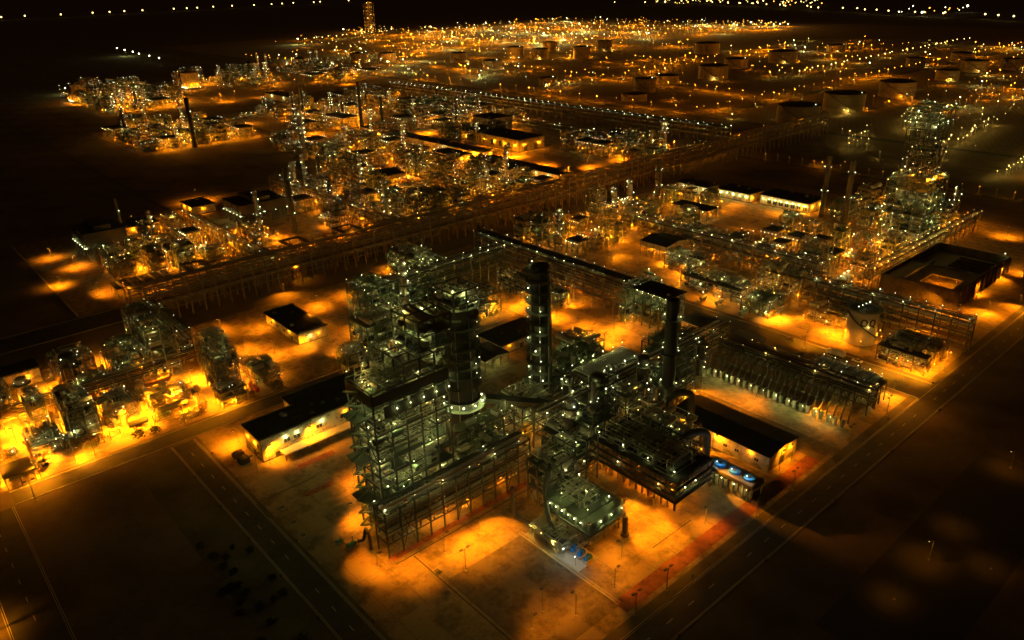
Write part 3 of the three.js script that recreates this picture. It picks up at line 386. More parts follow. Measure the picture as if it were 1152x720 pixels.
frame('steel_structure', 'dim frame between the box furnace and the flue ducts', 'steel structure', { x0: 240, x1: 254, d0: 166, d1: 196, levels: [6, 12, 17], mats: { steel: M.steelDark }, pipes: 90, lampI: 9, lampShare: 0.5 });
{ // compressor house in front
  const t = new Thing('compressor_house', 'two-storey compressor house with lit slotted walls and flat roof plates', 'compressor house', 181, 169), x0 = 172, x1 = 190, d0 = 157, d1 = 181;
  for (const x of [x0 + 0.5, 181, x1 - 0.5]) for (const d of range(d0 + 0.5, d1 - 0.5, 4)) t.box('column_post', x - 0.3, x + 0.3, 0, 7, d - 0.3, d + 0.3, M.steelBrown);
  t.box('floor_slab', x0 - 1.5, x1 + 1.5, 7, 7.5, d0 - 1.5, d1 + 1.5, M.steelDark); t.boxUV('wall', x0, x1, 7.5, 12, d0, d0 + 0.3, M.steelGreen); t.boxUV('wall', x0, x1, 7.5, 12, d1 - 0.3, d1, M.steelGreen); t.boxUV('wall', x0, x0 + 0.3, 7.5, 12, d0 + 0.3, d1 - 0.3, M.steelGreen); t.boxUV('wall', x1 - 0.3, x1, 7.5, 12, d0 + 0.3, d1 - 0.3, M.steelGreen);
  for (let k = 0; k < 6; k++) t.box('roof_plate', x0 - 1.2, x1 + 1.2, 12.1 + (k % 2) * 0.5, 12.4 + (k % 2) * 0.5, d0 - 1 + k * 4.35, d0 + 3.1 + k * 4.35, M.deck);
  for (const d of range(d0 + 2, d1 - 2, 6)) { t.box('louvre', x0 - 0.12, x0, 8.2, 11.2, d - 1.2, d + 1.2, M.deckDark); t.lamp(x0 - 0.8, 10.6, d + 2, 'cool', 9, 0.5); } for (const x of [x0 + 3, x0 + 9, x0 + 15]) { t.box('louvre', x - 1.3, x + 1.3, 8.2, 11.2, d0 - 0.12, d0, M.deckDark); t.lamp(x + 2.4, 10.6, d0 - 0.8, 'cool', 10, 0.5); }
  for (const d of [160, 166, 172, 178]) t.lamp(176, 6.2, d, 'pale', 26, 0.45); for (const d of [162, 170]) t.lamp(186, 6.2, d, 'sod', 40, 0.45);
  for (const d of [161, 167, 173]) { t.rod('compressor', [175, 1.7, d], [181, 1.7, d], 1.3, M.vessel, uDrum); t.rod('compressor', [184, 1.7, d + 1], [188, 1.7, d + 1], 1.1, M.steelGreen, uDrum); }
  const rl = new MB(), pp = new MB(); handrail(rl, x0 - 1.4, x1 + 1.4, 7.5, d0 - 1.4, d1 + 1.4); t.stuff('handrail', rl, M.steel); pipeRuns(pp, 110, x0 - 6, x1, 0.6, 6.5, d0 - 3, d1 + 3); pipeRuns(pp, 40, x0 + 2, x1 - 2, 13, 18, d0 + 6, d1 - 2); t.stuff('small_piping', pp, M.pipe);
  for (const [lx, ld] of [[174, 160], [182, 168], [174, 174], [188, 178], [186, 160]]) { t.rod('lamp_pole', [lx + 0.3, 12.4, ld], [lx + 0.3, 15.9, ld], 0.06, M.steel); t.lamp(lx, 15.8, ld, 'cool', 34, 0.45); }
  t.rod('exhaust', [188, 0, 153], [188, 9, 153], 1.1, M.pipeDark, uCyl); t.rod('exhaust_foot', [188, 0, 153], [188, 1.2, 153], 1.7, M.pipeDark, uCyl);
}
duct('suction_duct', 'black swan-necked duct climbing in front of the compressor house', [[165, 3, 163], [165.5, 3.4, 168], [168, 4.5, 174], [170, 8, 178], [173, 14, 182], [178, 20, 185], [182, 21, 187], [184, 16, 189]], 1.05, M.pipeDark);
duct('suction_duct', 'black duct dropping beside the frame and running along the yellow-lit skid', [[161.5, 17, 189], [161.5, 6.4, 188.6], [161.7, 3.8, 187], [162.4, 3.4, 182], [163.2, 3.4, 170], [164.6, 3.2, 164]], 0.8, M.pipeDark);
frame('steel_structure', 'square frame right behind the compressor house with green lit top', 'steel structure', { x0: 176, x1: 192, d0: 184, d1: 196, levels: [8, 14, 20], mats: { steel: M.steelDark }, pipes: 110, lampI: 12, lampShare: 0.7, equip: 0.8 });
frame('steel_structure', 'dark pipe-filled frame between compressor house and box furnace', 'steel structure', { x0: 194, x1: 208, d0: 186, d1: 206, levels: [9, 16, 22], mats: { steel: M.steelDark }, pipes: 100, lampI: 8, lampShare: 0.5 });
for (const [k, d] of [152.5, 156, 159.5].entries()) { const t = new Thing('blue_motor', 'bright blue electric motor on the yellow-lit skid', 'motor', 166.5, d, 'blue motors on the skid'); t.rod('housing', [165, 2.1, d], [168, 2.1, d], 1.05, M.blue, uCyl); t.box('plinth', 164.6, 168.4, 0, 1.1, d - 1, d + 1, M.kerb); t.box('terminal_box', 166, 167, 3, 3.8, d - 0.5, d + 0.5, M.blue); }
{ const t = new Thing('pump_skid', 'low yellow-lit pump skid full of pipes beside blue motors', 'pump skid', 165, 165); t.box('base_slab', 160, 171, 0, 0.3, 151, 180, M.kerb); const pp = new MB(); pipeRuns(pp, 130, 160.5, 170.5, 0.5, 4.5, 162, 180, 0.3); t.stuff('small_piping', pp, M.pipe); for (const d of [154, 160, 166, 172, 178]) { t.rod('lamp_pole', [161.35, 0.3, d], [161.35, 4.9, d], 0.07, M.steel); t.lamp(161, 4.8, d, d < 162 ? 'white' : 'pale', d < 162 ? 26 : 60, 0.45); } for (const d of [164, 169, 174]) t.rod('drum', [166, 1.4, d - 1.6], [166, 1.4, d + 1.6], 0.9, M.vessel, uDrum); t.rod('drum', [163, 1, 176], [163, 4, 176], 0.8, M.steelGreen, uDrum); }
{ // air coolers with blue fan hoods
  const t = new Thing('air_cooler_bank', 'row of coolers with three blue fan hoods beside the low warehouse', 'air cooler', 246, 142), x0 = 241, x1 = 249, d0 = 131, d1 = 153; for (const x of [x0, x1]) for (const d of range(d0, d1, 5)) t.box('leg', x - 0.2, x + 0.2, 0, 6.6, d - 0.2, d + 0.2, M.steel); t.box('plenum', x0 - 0.4, x1 + 0.4, 6.6, 7.9, d0 - 0.4, d1 + 0.4, M.steelDark);
  for (let k = 0; k < 3; k++) { t.rod('fan_hood', [245, 7.9, 134.6 + k * 7.2], [245, 8.8, 134.6 + k * 7.2], 2.5, M.blue, uCyl28); t.rod('fan_hub', [245, 8.8, 134.6 + k * 7.2], [245, 9.1, 134.6 + k * 7.2], 0.8, M.deckDark, uCyl); t.lamp(242.4, 10.6, 134.6 + k * 7.2, 'white', 26, 0.4); } t.box('header_box', x0 - 1, x1 + 1, 5.4, 6.4, d0 - 0.9, d0 - 0.5, M.vessel); for (const d of range(d0 + 1.5, d1 - 1.5, 8)) { t.rod('downpipe', [x0 - 0.6, 0.4, d], [x0 - 0.6, 6.2, d], 0.3, M.vessel); t.rod('drum', [x0 + 2.5, 0.3, d], [x0 + 2.5, 3, d], 0.8, M.vessel, uDrum); } for (const d of [133, 139, 145, 151]) t.lamp(x0 - 0.3, 5.2, d, 'cool', 16, 0.45);
}
building('warehouse', 'long low warehouse with black roof and two amber wall lamps', 'warehouse', { x0: 264, x1: 287, d0: 137, d1: 190, h: 8.2, pitch: 1.6, doors: [['left', 168, 4, 4.5], ['left', 176, 4, 4.5], ['left', 184, 3, 3.4], ['front', 273, 4, 4.5]], windows: [['left', 142, 2, 3.5, 1.4], ['left', 152, 2, 3.5, 1.4], ['left', 158, 2, 3.5, 1.4]], lamps: [['left', 146, 7, 'sod', 110], ['left', 164, 7, 'sod', 110], ['left', 182, 7, 'sod', 90], ['front', 276, 7, 'sod', 130], ['back', 276, 7, 'sod', 60], ['right', 150, 7, 'sod', 90], ['right', 170, 7, 'sod', 110]] });
building('substation', 'long black-roofed building with white-lit terrace facing the tallest structure', 'building', { x0: 106, x1: 131, d0: 299, d1: 317, h: 12, wall: M.wallPale, ribs: 5, doors: [['front', 112, 2.4, 3], ['left', 306, 3, 3.4]], windows: [['front', 117, 3, 6, 1.8], ['front', 122, 3, 6, 1.8], ['left', 302, 2, 6, 2]], lamps: [['front', 109, 4, 'sod', 70], ['front', 118, 9, 'cool', 34], ['front', 124, 9, 'cool', 34], ['left', 306, 8, 'sod', 150], ['left', 314, 8, 'sod', 110]] });
building('substation', 'wider black-roofed wing joined behind the white-lit terrace', 'building', { x0: 131.4, x1: 176, d0: 299.6, d1: 328, h: 12.1, wall: M.wallPale, ribs: 7, doors: [['front', 140, 2.4, 3]], windows: [['front', 134, 3, 6, 1.8], ['front', 147, 3, 6, 1.8], ['front', 154, 3, 6, 1.8], ['front', 162, 3, 6, 1.8]], lamps: [['front', 137, 9.4, 'cool', 34], ['front', 150, 9.4, 'sod', 60], ['left', 322, 8, 'sod', 40], ['front', 168, 9, 'sod', 50]] });
{ const t = new Thing('entrance_terrace', 'railed raised terrace along the long black-roofed building', 'terrace', 136, 296); t.box('deck_slab', 114, 158, 3, 3.25, 293, 298.9, M.kerb); for (const x of range(114.5, 157.5, 8)) t.box('leg', x - 0.2, x + 0.2, 0, 3, 293.3, 293.7, M.steel); const rl = new MB(); handrail(rl, 114.2, 157.8, 3.25, 293.1, 298.6, 2); t.stuff('handrail', rl, M.white); }
for (const [k, d] of [305, 311].entries()) { const t = new Thing('transformer', k ? 'black finned transformer nearer the cross road' : 'black finned transformer nearer the terrace', 'transformer', 99.5, d); t.box('tank', 97.5, 101.5, 0.4, 3.2, d - 1.8, d + 1.8, M.deckDark); t.box('plinth', 97, 102, 0, 0.4, d - 2.3, d + 2.3, M.kerb); for (let i = 0; i < 7; i++) t.box('cooling_fin', 96.7, 97.5, 0.8, 2.9, d - 1.6 + i * 0.5, d - 1.45 + i * 0.5, M.deckDark); for (let i = 0; i < 3; i++) t.rod('bushing', [99.5, 3.2, d - 1 + i], [99.5, 4.1, d - 1 + i], 0.14, M.pipeRust); }
building('yard_building', 'long dark-roofed hall between the thick vessel and the tall column', 'building', { x0: 256, x1: 292, d0: 305, d1: 326, h: 6, ribs: 6, lamps: [['front', 262, 5, 'sod', 40], ['right', 316, 5, 'sod', 90]], doors: [['front', 270, 3]], windows: [['front', 276, 2.4, 2.4, 1.4]] });
building('yard_hut', 'small hut with white-lit open front under a dark roof', 'hut', { x0: 236, x1: 253, d0: 296, d1: 314, h: 6.5, pitch: 1.2, wall: M.wallPale, open: 6, fascia: 1.2, lamps: [[300, 240, 5, 'cool', 40], [300, 248, 5, 'cool', 40], [306, 244, 5, 'pale', 30]] });
drums('pressure_vessel', 'pale drum under the white-lit hut roof', { x: 244, d: 304, r: 1.6, l: 10 });
// rack and coolers crossing behind the furnace
rack('pipe_rack', 'dark rack running from the tall column past the furnace chimney', { along: 'x', a0: 204, a1: 346, c: 218, w: 9, levels: [9, 15, 21], bay: 8, m: M.steelDark, pipes: 8, lampStep: 2, lampI: 9 });
R = rng(303);
{ const t = new Thing('air_cooler_bank', 'green-lit slatted cooler bank on the rack beside the tall column', 'air cooler', 264, 231); const x0 = 246, x1 = 284, d0 = 224, d1 = 238; for (const x of range(x0, x1, 6)) for (const d of [d0, d1]) t.box('leg', x - 0.25, x + 0.25, 0, 18, d - 0.25, d + 0.25, M.steelDark); t.box('plenum', x0 - 0.5, x1 + 0.5, 18, 19.2, d0 - 0.5, d1 + 0.5, M.steelDark); for (let k = 0; k < 22; k++) { const x = x0 + 0.8 + k * 1.68; t.box('slat', x, x + 0.9, 19.3, 20.4, d0 + 0.2, d1 - 0.2, M.vessel); } for (const x of range(x0, x1, 5)) { t.lamp(x, 22, d1 + 0.4, 'cool', 14, 0.5); t.lamp(x, 22, d0 - 0.4, 'cool', 6, 0.45); } const rl = new MB(); handrail(rl, x0 - 0.5, x1 + 0.5, 19.2, d0 - 0.5, d1 + 0.5); t.stuff('handrail', rl, M.steel); for (const x of range(x0 + 2, x1 - 2, 6)) t.rod('downpipe', [x, 1, d0 - 0.4], [x, 18, d0 - 0.4], 0.35, M.pipe); }
column('reactor_vessel', 'short dark domed vessel with lit gallery near the tall column', 'reactor vessel', { x: 238, d: 214, r: 3.6, h: 30, plats: 2, platR: 5.6, m: M.vesselDark, from: 0.5, lampI: 16, lightShare: 0.8 });
column('reactor_vessel', 'slim domed vessel beside the furnace chimney', 'reactor vessel', { x: 262, d: 206, r: 2.6, h: 34, plats: 2, m: M.vesselDark, from: 0.4, lampI: 10 });
column('reactor_vessel', 'slim grey vessel between the furnace box and the dark rack', 'reactor vessel', { x: 214, d: 208, r: 2.4, h: 28, plats: 3, m: M.vessel, from: 0.3, lampI: 10 });
for (const [l, x0, x1, d0, d1, h] of [['dim pipe-filled frame at the foot of the tall column', 206, 226, 232, 250, 16], ['square dim frame beside the short domed vessel', 218, 233, 198, 211, 22], ['dim frame beneath the green-lit cooler bank', 246, 262, 203, 213, 18], ['dim frame against the far side of the chimney', 276, 296, 200, 214, 20], ['dim frame with lit upper deck beyond the chimney', 300, 330, 222, 238, 18], ['frame full of exchangers behind the tall column', 240, 262, 246, 262, 14]]) frame('steel_structure', l, 'steel structure', { x0, x1, d0, d1, levels: levelsTo(h, 5.5), mats: { steel: M.steelDark }, amber: 2, pipes: 190, hang: 40, lampI: 10, lampShare: 0.6, equip: 0.75 });
for (const [l, x, d, r, h] of [['slim dark vessel left of the short domed vessel', 226, 222, 1.7, 30], ['pale vessel in front of the green-lit cooler bank', 254, 219, 1.5, 27], ['thin column between the chimney and the green-lit coolers', 284, 205, 1.4, 38], ['pale vessel beside the arched flue duct', 258, 196, 1.6, 22], ['dark vessel behind the compressor house', 200, 196, 2, 28], ['thin pale column behind the furnace box', 222, 202, 1.3, 36], ['short vessel beside the dark rack end', 318, 212, 1.8, 22]]) column('process_vessel', l, 'vessel', { x, d, r, h, plats: 4, m: chance(0.5) ? M.vessel : M.vesselDark, from: 0.25, lampI: 12, lampsPer: 3, lampShare: 0.6 });
// penthouse-like cooler at the rack corner
frame('steel_structure', 'roofed corner tower where two pipe racks meet', 'steel structure', { x0: 346, x1: 362, d0: 256, d1: 282, levels: [7, 14, 20], mats: { steel: M.steelDark }, pipes: 60, lampI: 14, lampShare: 0.7 });
{ const t = new Thing('canopy', 'long dark canopy over the roofed corner tower', 'canopy', 354, 269); t.box('roof', 345, 363, 23.4, 23.9, 255, 283, M.roof); for (const x of [346.5, 361.5]) for (const d of [256.5, 281.5]) t.box('leg', x - 0.2, x + 0.2, 20.2, 23.4, d - 0.2, d + 0.2, M.steel); for (const d of range(258, 280, 5)) t.lamp(345.8, 22.9, d, 'cool', 12, 0.5); }
// dark rack with fins and goosenecks, beside the service road
R = rng(404);
rack('pipe_rack', 'dark rack with black gooseneck pipes leading to the main road', { along: 'd', a0: 130, a1: 214, c: 345, w: 9, levels: [6, 10, 13], bay: 7, m: M.steelDark, pipes: 9, lampStep: 2, lampI: 12, lampKind: 'pale' });
for (let k = 0; k < 22; k++) { const d = 134 + k * 3.6, t = new Thing('gooseneck_pipe', 'black gooseneck pipe slanting down from the dark rack', 'gooseneck pipe', 330, d, 'gooseneck pipes on the dark rack'), c = new THREE.CatmullRomCurve3([[340, 10.4, d], [337, 11.4, d - 0.2], [334, 10.6, d - 0.4], [331.5, 6.5, d - 0.8], [327, 3.4, d - 1.6], [326.4, 0.2, d - 2]].map((p) => t.local(...p)), false, 'centripetal'); t.add('elbow', new THREE.TubeGeometry(c, 18, rr(0.3, 0.5), 7), M.pipeDark); t.rod('valve', [331, 5.9, d - 1.5], [331, 5.9, d - 0.1], 0.7, M.steelGreen, uCyl8); t.box('footing', 325.5, 327.3, 0, 0.6, d - 2.8, d - 1.2, M.kerb); t.rod('filter_drum', [322.5, 0.3, d - 1], [322.5, 4.2, d - 1], 0.95, k % 3 ? M.vessel : M.steelGreen, uDrum); t.rod('link_pipe', [322.5, 3.2, d - 1], [327, 3.2, d - 1.5], 0.2, M.pipe); if (k % 2) { t.rod('lamp_pole', [319.3, 0, d], [319.3, 5.3, d], 0.07, M.steel); t.lamp(319, 5.2, d, 'cool', 40, 0.4); } }
frame('steel_structure', 'roofless end frame of the gooseneck rack by the service road', 'steel structure', { x0: 350, x1: 362, d0: 131, d1: 168, levels: [6, 11], mats: { steel: M.steelDark }, pipes: 90, lampI: 14, lampShare: 0.6 });
{ const t = new Thing('air_cooler_bank', 'narrow bright cooler roof beside the service road', 'air cooler', 356, 152); t.box('plenum', 351, 361.5, 11.3, 12.3, 133, 166, M.steelGreen); for (let k = 0; k < 16; k++) t.box('slat', 351.3, 361.2, 12.4, 13.2, 133.4 + k * 2.05, 134.4 + k * 2.05, M.vessel); for (const d of range(134, 165, 5)) t.lamp(362, 14, d, 'cool', 12, 0.5); }
building('valve_shelter', 'slim green-lit shelter beside the gooseneck rack', 'shelter', { x0: 362, x1: 372, d0: 206, d1: 222, h: 6, open: 5, roof: M.roofPale, lamps: [[208, 365, 4.6, 'cool', 26], [218, 369, 4.6, 'cool', 26], [214, 366, 4.6, 'sod', 50]] });
// pump and bent pipe at the foot of the tall structure
pump('feed_pump', 'teal pump at the outer corner of the tallest structure', { x: 106, d: 221, s: 1.7 });
duct('bent_pipe', 'black bent pipe standing over the teal pump', [[110.5, 0.4, 214], [110.5, 6.5, 214.2], [110.6, 8, 215], [111, 8, 217.5], [111, 6, 218.4], [110.4, 1.8, 219.6], [108.5, 1.6, 220.6]], 0.65, M.pipeDark);
pump('feed_pump', 'small teal pump behind the corner of the tallest structure', { x: 103.5, d: 226.5, s: 1.2 });
for (const [l, x, d] of [['square concrete manhole cover box nearest the near road junction', 118, 176], ['square concrete inspection box on the apron edge', 122, 187], ['square inspection box beside the side road verge', 96, 250], ['pale inspection box by the side road gate', 97, 262], ['square inspection box near the transformer pair', 95, 240]]) { const t = new Thing('inspection_box', l, 'inspection box', x, d); t.box('wall', x - 1.3, x + 1.3, 0, 0.5, d - 1.3, d + 1.3, M.kerb); t.box('lid', x - 1.0, x + 1.0, 0.5, 0.62, d - 1.0, d + 1.0, M.concreteDark); }
for (let k = 0; k < 4; k++) { const d = 130.5 + k * 13, t = new Thing('pavement_kerb', 'low kerb strip around the brown paved square', 'kerb', 159, d + 6, 'kerbs of the paved square'); t.box('stone', 158.2, 158.6, 0, 0.25, d, d + 12.6, M.kerb); t.box('stone', 159.6, 160, 0, 0.15, d, d + 12.6, M.kerb); }
for (const [l, x0, x1, d0, d1] of [['dark drain channel from the side road to the tallest structure', 92, 118, 272.6, 273.2], ['dark drain channel across the apron before the compressor house', 190, 214, 140.6, 141.1], ['dark drain channel in front of the low warehouse', 243, 263, 155, 155.5], ['dark drain channel along the front rack', 113, 186, 200.6, 201.1], ['dark drain channel beside the brown paved square', 120.4, 120.9, 131, 200]]) sheet('drain_channel', x0, x1, d0, d1, 0.016, M.asphalt, l, 'drain', 'structure');
{ const t = new Thing('slab_joints', 'thin joint lines in the near concrete apron', 'joints', 190, 230); t.o.userData.kind = 'structure'; const mb = new MB(); for (let x = 98; x < 300; x += 12) mb.box(x - 0.07, x + 0.07, 0.005, 0.008, 124.5, 343.5); for (let d = 130; d < 343; d += 12) mb.box(92.5, 299.5, 0.0055, 0.0075, d - 0.07, d + 0.07); t.build('joint_filler', mb, M.concreteDark); }

// ---------------------------------------------------------------- yellow-lit unit beside the cross road
R = rng(505);
rack('pipe_rack', 'amber-lit low rack through the middle of the yellow-lit unit', { along: 'x', a0: 0, a1: 122, c: 422, w: 7, levels: [5, 9], bay: 7.6, m: M.steelBrown, pipes: 8, lampStep: 3, lampKind: 'sod', lampI: 40 });
column('surge_vessel', 'stout dark vessel with lit crown in the yellow-lit unit', 'vessel', { x: 62, d: 444, r: 4.6, h: 20, plats: 2, platR: 6.2, m: M.vesselDark, from: 0.6, lampI: 10 });
column('surge_vessel', 'short pale vessel at the outer end of the yellow-lit unit', 'vessel', { x: 38, d: 440, r: 2.8, h: 16, plats: 1, m: M.tankPaint, from: 0.6 });
for (const [l, x0, x1, d0, d1, h] of [['green-lit frame reaching from long pipe rack to the yellow-lit unit', 98, 112, 418, 462, 30], ['green-lit frame with stepped decks nearest the flat black roof', 116, 128, 372, 390, 25], ['dark lamp-topped frame in front of the yellow-lit unit', 46, 58, 374, 402, 20], ['green-topped frame behind the amber-lit low rack', 80, 96, 426, 446, 18], ['small dark frame at the outer end of the yellow-lit unit', 22, 32, 440, 452, 12], ['low dark frame in the yellow-lit unit beside the cross road', 112, 126, 360, 369, 9], ['slim frame above the amber-lit low rack', 34, 42, 408, 417, 16], ['dark frame where the low rack meets the green-lit frame', 120, 134, 398, 410, 22]])
  frame('steel_structure', l, 'steel structure', { x0, x1, d0, d1, levels: levelsTo(h, 5.5), mats: { steel: M.steel, deck: M.deck }, amber: 4, amberI: 200, pipes: 130, hang: 15, lampI: 8, lampShare: 0.5, equip: 0.6, deckShare: 0.35 });
rack('pipe_rack', 'dark rack descending from the long rack to the yellow-lit unit', { along: 'd', a0: 424, a1: 490, c: 119, w: 7, levels: [10, 16, 21], bay: 8, m: M.steelDark, pipes: 7, lampStep: 3, lampI: 8 });
for (const [l, x, d, r, q, al, m] of [['long pale drum nearest the cross road', 92, 376, 1.8, 14, 'x', M.vessel], ['pale drum beside the lamp-topped frame', 66, 384, 1.6, 9, 'd', M.vessel], ['dark drum beside the bushes', 74, 372, 1.6, 8, 'x', M.vesselDark], ['rust-brown drum near the amber-lit low rack', 96, 410, 1.5, 12, 'x', M.pipeRust], ['pale drum at the outer end of the low rack', 14, 404, 1.8, 9, 'd', M.vessel], ['pale drum under the stout dark vessel', 48, 430, 1.4, 8, 'x', M.vessel], ['red drum beside the cross road', 132, 366, 1.5, 9, 'd', M.red]]) drums('pressure_vessel', l, { x, d, r, l: q, along: al, m });
for (let k = 0; k < 14; k++) pump('process_pump', 'small pump on the yellow-lit concrete', { x: rr(8, 108), d: rr(364, 408), s: rr(0.9, 1.5), m: pick([M.teal, M.vesselDark, M.steelGreen, M.pipeRust]) }, 'pumps in the yellow-lit unit');
for (let k = 0; k < 9; k++) { const x = rr(6, 110), d = rr(362, 412), t = new Thing('pipe_manifold', 'low tangle of pipes on the yellow-lit concrete', 'pipe manifold', x, d, 'manifolds in the yellow-lit unit'), pp = new MB(); pipeRuns(pp, 16, x - 5, x + 5, 0.4, 3, d - 4, d + 4, 0.22); t.stuff('small_piping', pp, pick([M.pipe, M.pipeRust, M.steelGreen])); t.box('sleeper', x - 5, x + 5, 0, 0.4, d - 0.3, d + 0.3, M.kerb); }
building('open_shed', 'dark-roofed open shed at the corner of avenue and cross road', 'shed', { x0: 14, x1: 25, d0: 358, d1: 370, h: 6, open: 6, lamps: [[361, 19, 5, 'sod', 60]] });
building('pump_house', 'black flat-topped house at the outer end by the long rack', 'house', { x0: 22, x1: 50, d0: 462, d1: 476, h: 9, ribs: 3, lamps: [['front', 30, 6, 'sod', 80], ['front', 44, 6, 'sod', 80]], doors: [['front', 34, 3]] });
building('control_house', 'low black flat-roofed building alone in the amber yard', 'building', { x0: 177, x1: 196, d0: 402, d1: 447, h: 7.6, wall: M.wallPale, ribs: 6, over: 0.8, doors: [['front', 181, 2.4, 3, M.white], ['front', 186, 2.4, 3, M.white], ['left', 410, 3]], windows: [['left', 420, 2, 3, 1.6], ['left', 430, 2, 3, 1.6], ['left', 438, 2, 3, 1.6]], lamps: [['front', 184.4, 4.4, 'pale', 60, 0.6], ['front', 190, 4.4, 'sod', 60], ['left', 414, 6, 'sod', 70], ['left', 436, 6, 'sod', 70], ['right', 425, 6, 'sod', 70]] });
// shrubs: leafy clumps with stems
function shrub(label, x, d, r, h, group, n = 260) { const t = new Thing('shrub', label, 'shrub', x, d, group), g = new MB(), leaf = new THREE.PlaneGeometry(1, 1), m4 = new THREE.Matrix4(), q = new THREE.Quaternion(), e = new THREE.Euler(); for (let k = 0; k < n; k++) { const a = rr(0, 6.28), b = Math.acos(rr(-0.5, 1)), rad = r * (0.45 + 0.55 * Math.sqrt(R())) * (0.8 + 0.3 * Math.sin(a * 3 + b * 5)); e.set(rr(0, 6), rr(0, 6), rr(0, 6)); const s = rr(0.3, 0.7); g.put(leaf, m4.compose(V(x + Math.sin(b) * Math.cos(a) * rad, h * 0.35 + Math.cos(b) * h * 0.6, d + Math.sin(b) * Math.sin(a) * rad), q.setFromEuler(e), new THREE.Vector3(s, s * 0.7, 1))); } t.build('crown', g, M.leaf); for (let k = 0; k < 4; k++) t.bar('trunk', [x + rr(-0.2, 0.2), 0, d + rr(-0.2, 0.2)], [x + rr(-r, r) * 0.5, h * 0.6, d + rr(-r, r) * 0.5], 0.14, M.wood); return t; }
R = rng(606);
shrub('large dark bush beside the red drum', 143, 361, 4.4, 4.6, undefined, 520); shrub('dark bush on the cross road edge of the yellow-lit unit', 71, 363, 3.6, 4, undefined, 420); shrub('lower dark bush next to the cross road bush', 78, 362, 3, 3.2, undefined, 380);
for (let k = 0; k < 34; k++) shrub('low shrub in the dark verge by the side road', rr(58, 76), rr(150, 262), rr(1.2, 2.3), rr(1.4, 2.6), 'shrubs in the dark verge', 150);

// dense low plant on the yellow-lit concrete
R = rng(515);
for (const [l, x0, x1, d0, d1, h] of [['low pipe-filled frame between avenue corner and lamp-topped frame', 28, 42, 376, 394, 7], ['low frame with drums between the two dark frames', 62, 78, 386, 402, 8], ['low frame behind the long pale drum', 84, 104, 382, 396, 6], ['low frame at the avenue end of the low rack', 2, 16, 408, 418, 8], ['low frame between stout vessel and long rack', 56, 76, 452, 470, 11], ['low green-lit frame beside the short pale vessel', 8, 22, 428, 444, 10], ['low frame under the green-topped frame', 62, 78, 426, 434, 9], ['low frame by the avenue side of the open shed', 2, 12, 372, 396, 7], ['low frame between red drum and flat black roof', 136, 150, 372, 392, 7]]) frame('steel_structure', l, 'steel structure', { x0, x1, d0, d1, levels: levelsTo(h, 4), mats: { steel: M.steelBrown }, pipes: 110, hang: 30, lampI: 9, lampShare: 0.45, equip: 0.75, amber: 3, amberI: 140, deckShare: 0.3, bay: 6 });
for (let k = 0; k < 16; k++) { const x = rr(4, 132), d = rr(361, 412), t = new Thing('pipe_manifold', 'small low pipe tangle on the yellow-lit concrete', 'pipe manifold', x, d, 'small manifolds in the yellow-lit unit'), pp = new MB(); pipeRuns(pp, 22, x - 4, x + 4, 0.4, 3.6, d - 3, d + 3, 0.24); t.stuff('small_piping', pp, pick([M.pipe, M.pipeRust, M.steelGreen])); t.box('sleeper', x - 4, x + 4, 0, 0.4, d - 0.3, d + 0.3, M.kerb); }
for (let k = 0; k < 12; k++) column('small_vessel', 'small upright vessel on the yellow-lit concrete', 'vessel', { x: rr(6, 130), d: rr(362, 470), r: rr(0.8, 1.5), h: rr(5, 12), plats: 1, from: 0.6, platR: 2.6, m: pick([M.vessel, M.tankPaint, M.vesselDark]), lampI: 14, lampsPer: 2, downcomer: false }, 'small vessels in the yellow-lit unit');
// ---------------------------------------------------------------- long rack and what crosses it
R = rng(707);
rack('pipe_rack', 'nearer half of the very long brown pipe rack crossing the plant', { along: 'x', a0: 113, a1: 500, c: 505, w: 12, levels: [13, 19, 24, 27.5], bay: 9, m: M.steelBrown, pipes: 5, posts: 2, post: 0.65, lampStep: 9, lampKind: 'sod', lampI: 60, brace: 5 });
rack('pipe_rack', 'farther half of the very long brown pipe rack crossing the plant', { along: 'x', a0: 509, a1: 1000, c: 505, w: 12, levels: [13, 19, 24, 27.5], bay: 10, m: M.steelBrown, pipes: 7, lampStep: 7, lampI: 30, far: true, lampKind: 'sod', lampSize: 0.7 });
rack('pipe_rack', 'parallel lower rack just behind the very long brown rack', { along: 'x', a0: 130, a1: 1000, c: 516, w: 7, levels: [7, 12, 17], bay: 12, m: M.steelBrown, pipes: 6, lampStep: 6, lampI: 40, far: true, lampKind: 'sod', lampSize: 0.6 });
for (const [x, l] of [[232, 'square pipe loop raised over the long rack near the tall chimney'], [276, 'square pipe loop raised over the long rack near the gravel yard'], [160, 'square pipe loop raised over the outer end of the long rack']]) { const t = new Thing('expansion_loop', l, 'pipe loop', x, 506); const y = 29; for (const [k, s] of [0, 1.2, 2.4].entries()) { t.rod('pipe', [x - 8 + s, y, 500], [x - 8 + s, y, 518 - s], 0.35, M.pipeDark); t.rod('pipe', [x - 8 + s, y, 518 - s], [x + 8 - s, y, 518 - s], 0.35, M.pipeDark); t.rod('pipe', [x + 8 - s, y, 518 - s], [x + 8 - s, y, 500], 0.35, M.pipeDark); } for (const [a, b] of [[-8, 517], [8, 517], [0, 517]]) t.bar('support_leg', [x + a, 0, b], [x + a, y - 0.4, b], 0.4, M.steelBrown); }
rack('pipe_rack', 'roofed rack with bright lamps under its eaves behind the tall column', { along: 'd', a0: 290, a1: 440, c: 351, w: 11, levels: [8, 13, 18, 23], bay: 9, m: M.steelBrown, pipes: 6, lampStep: 1, lampI: 10, lightEvery: 3, roof: true, top: 24 });
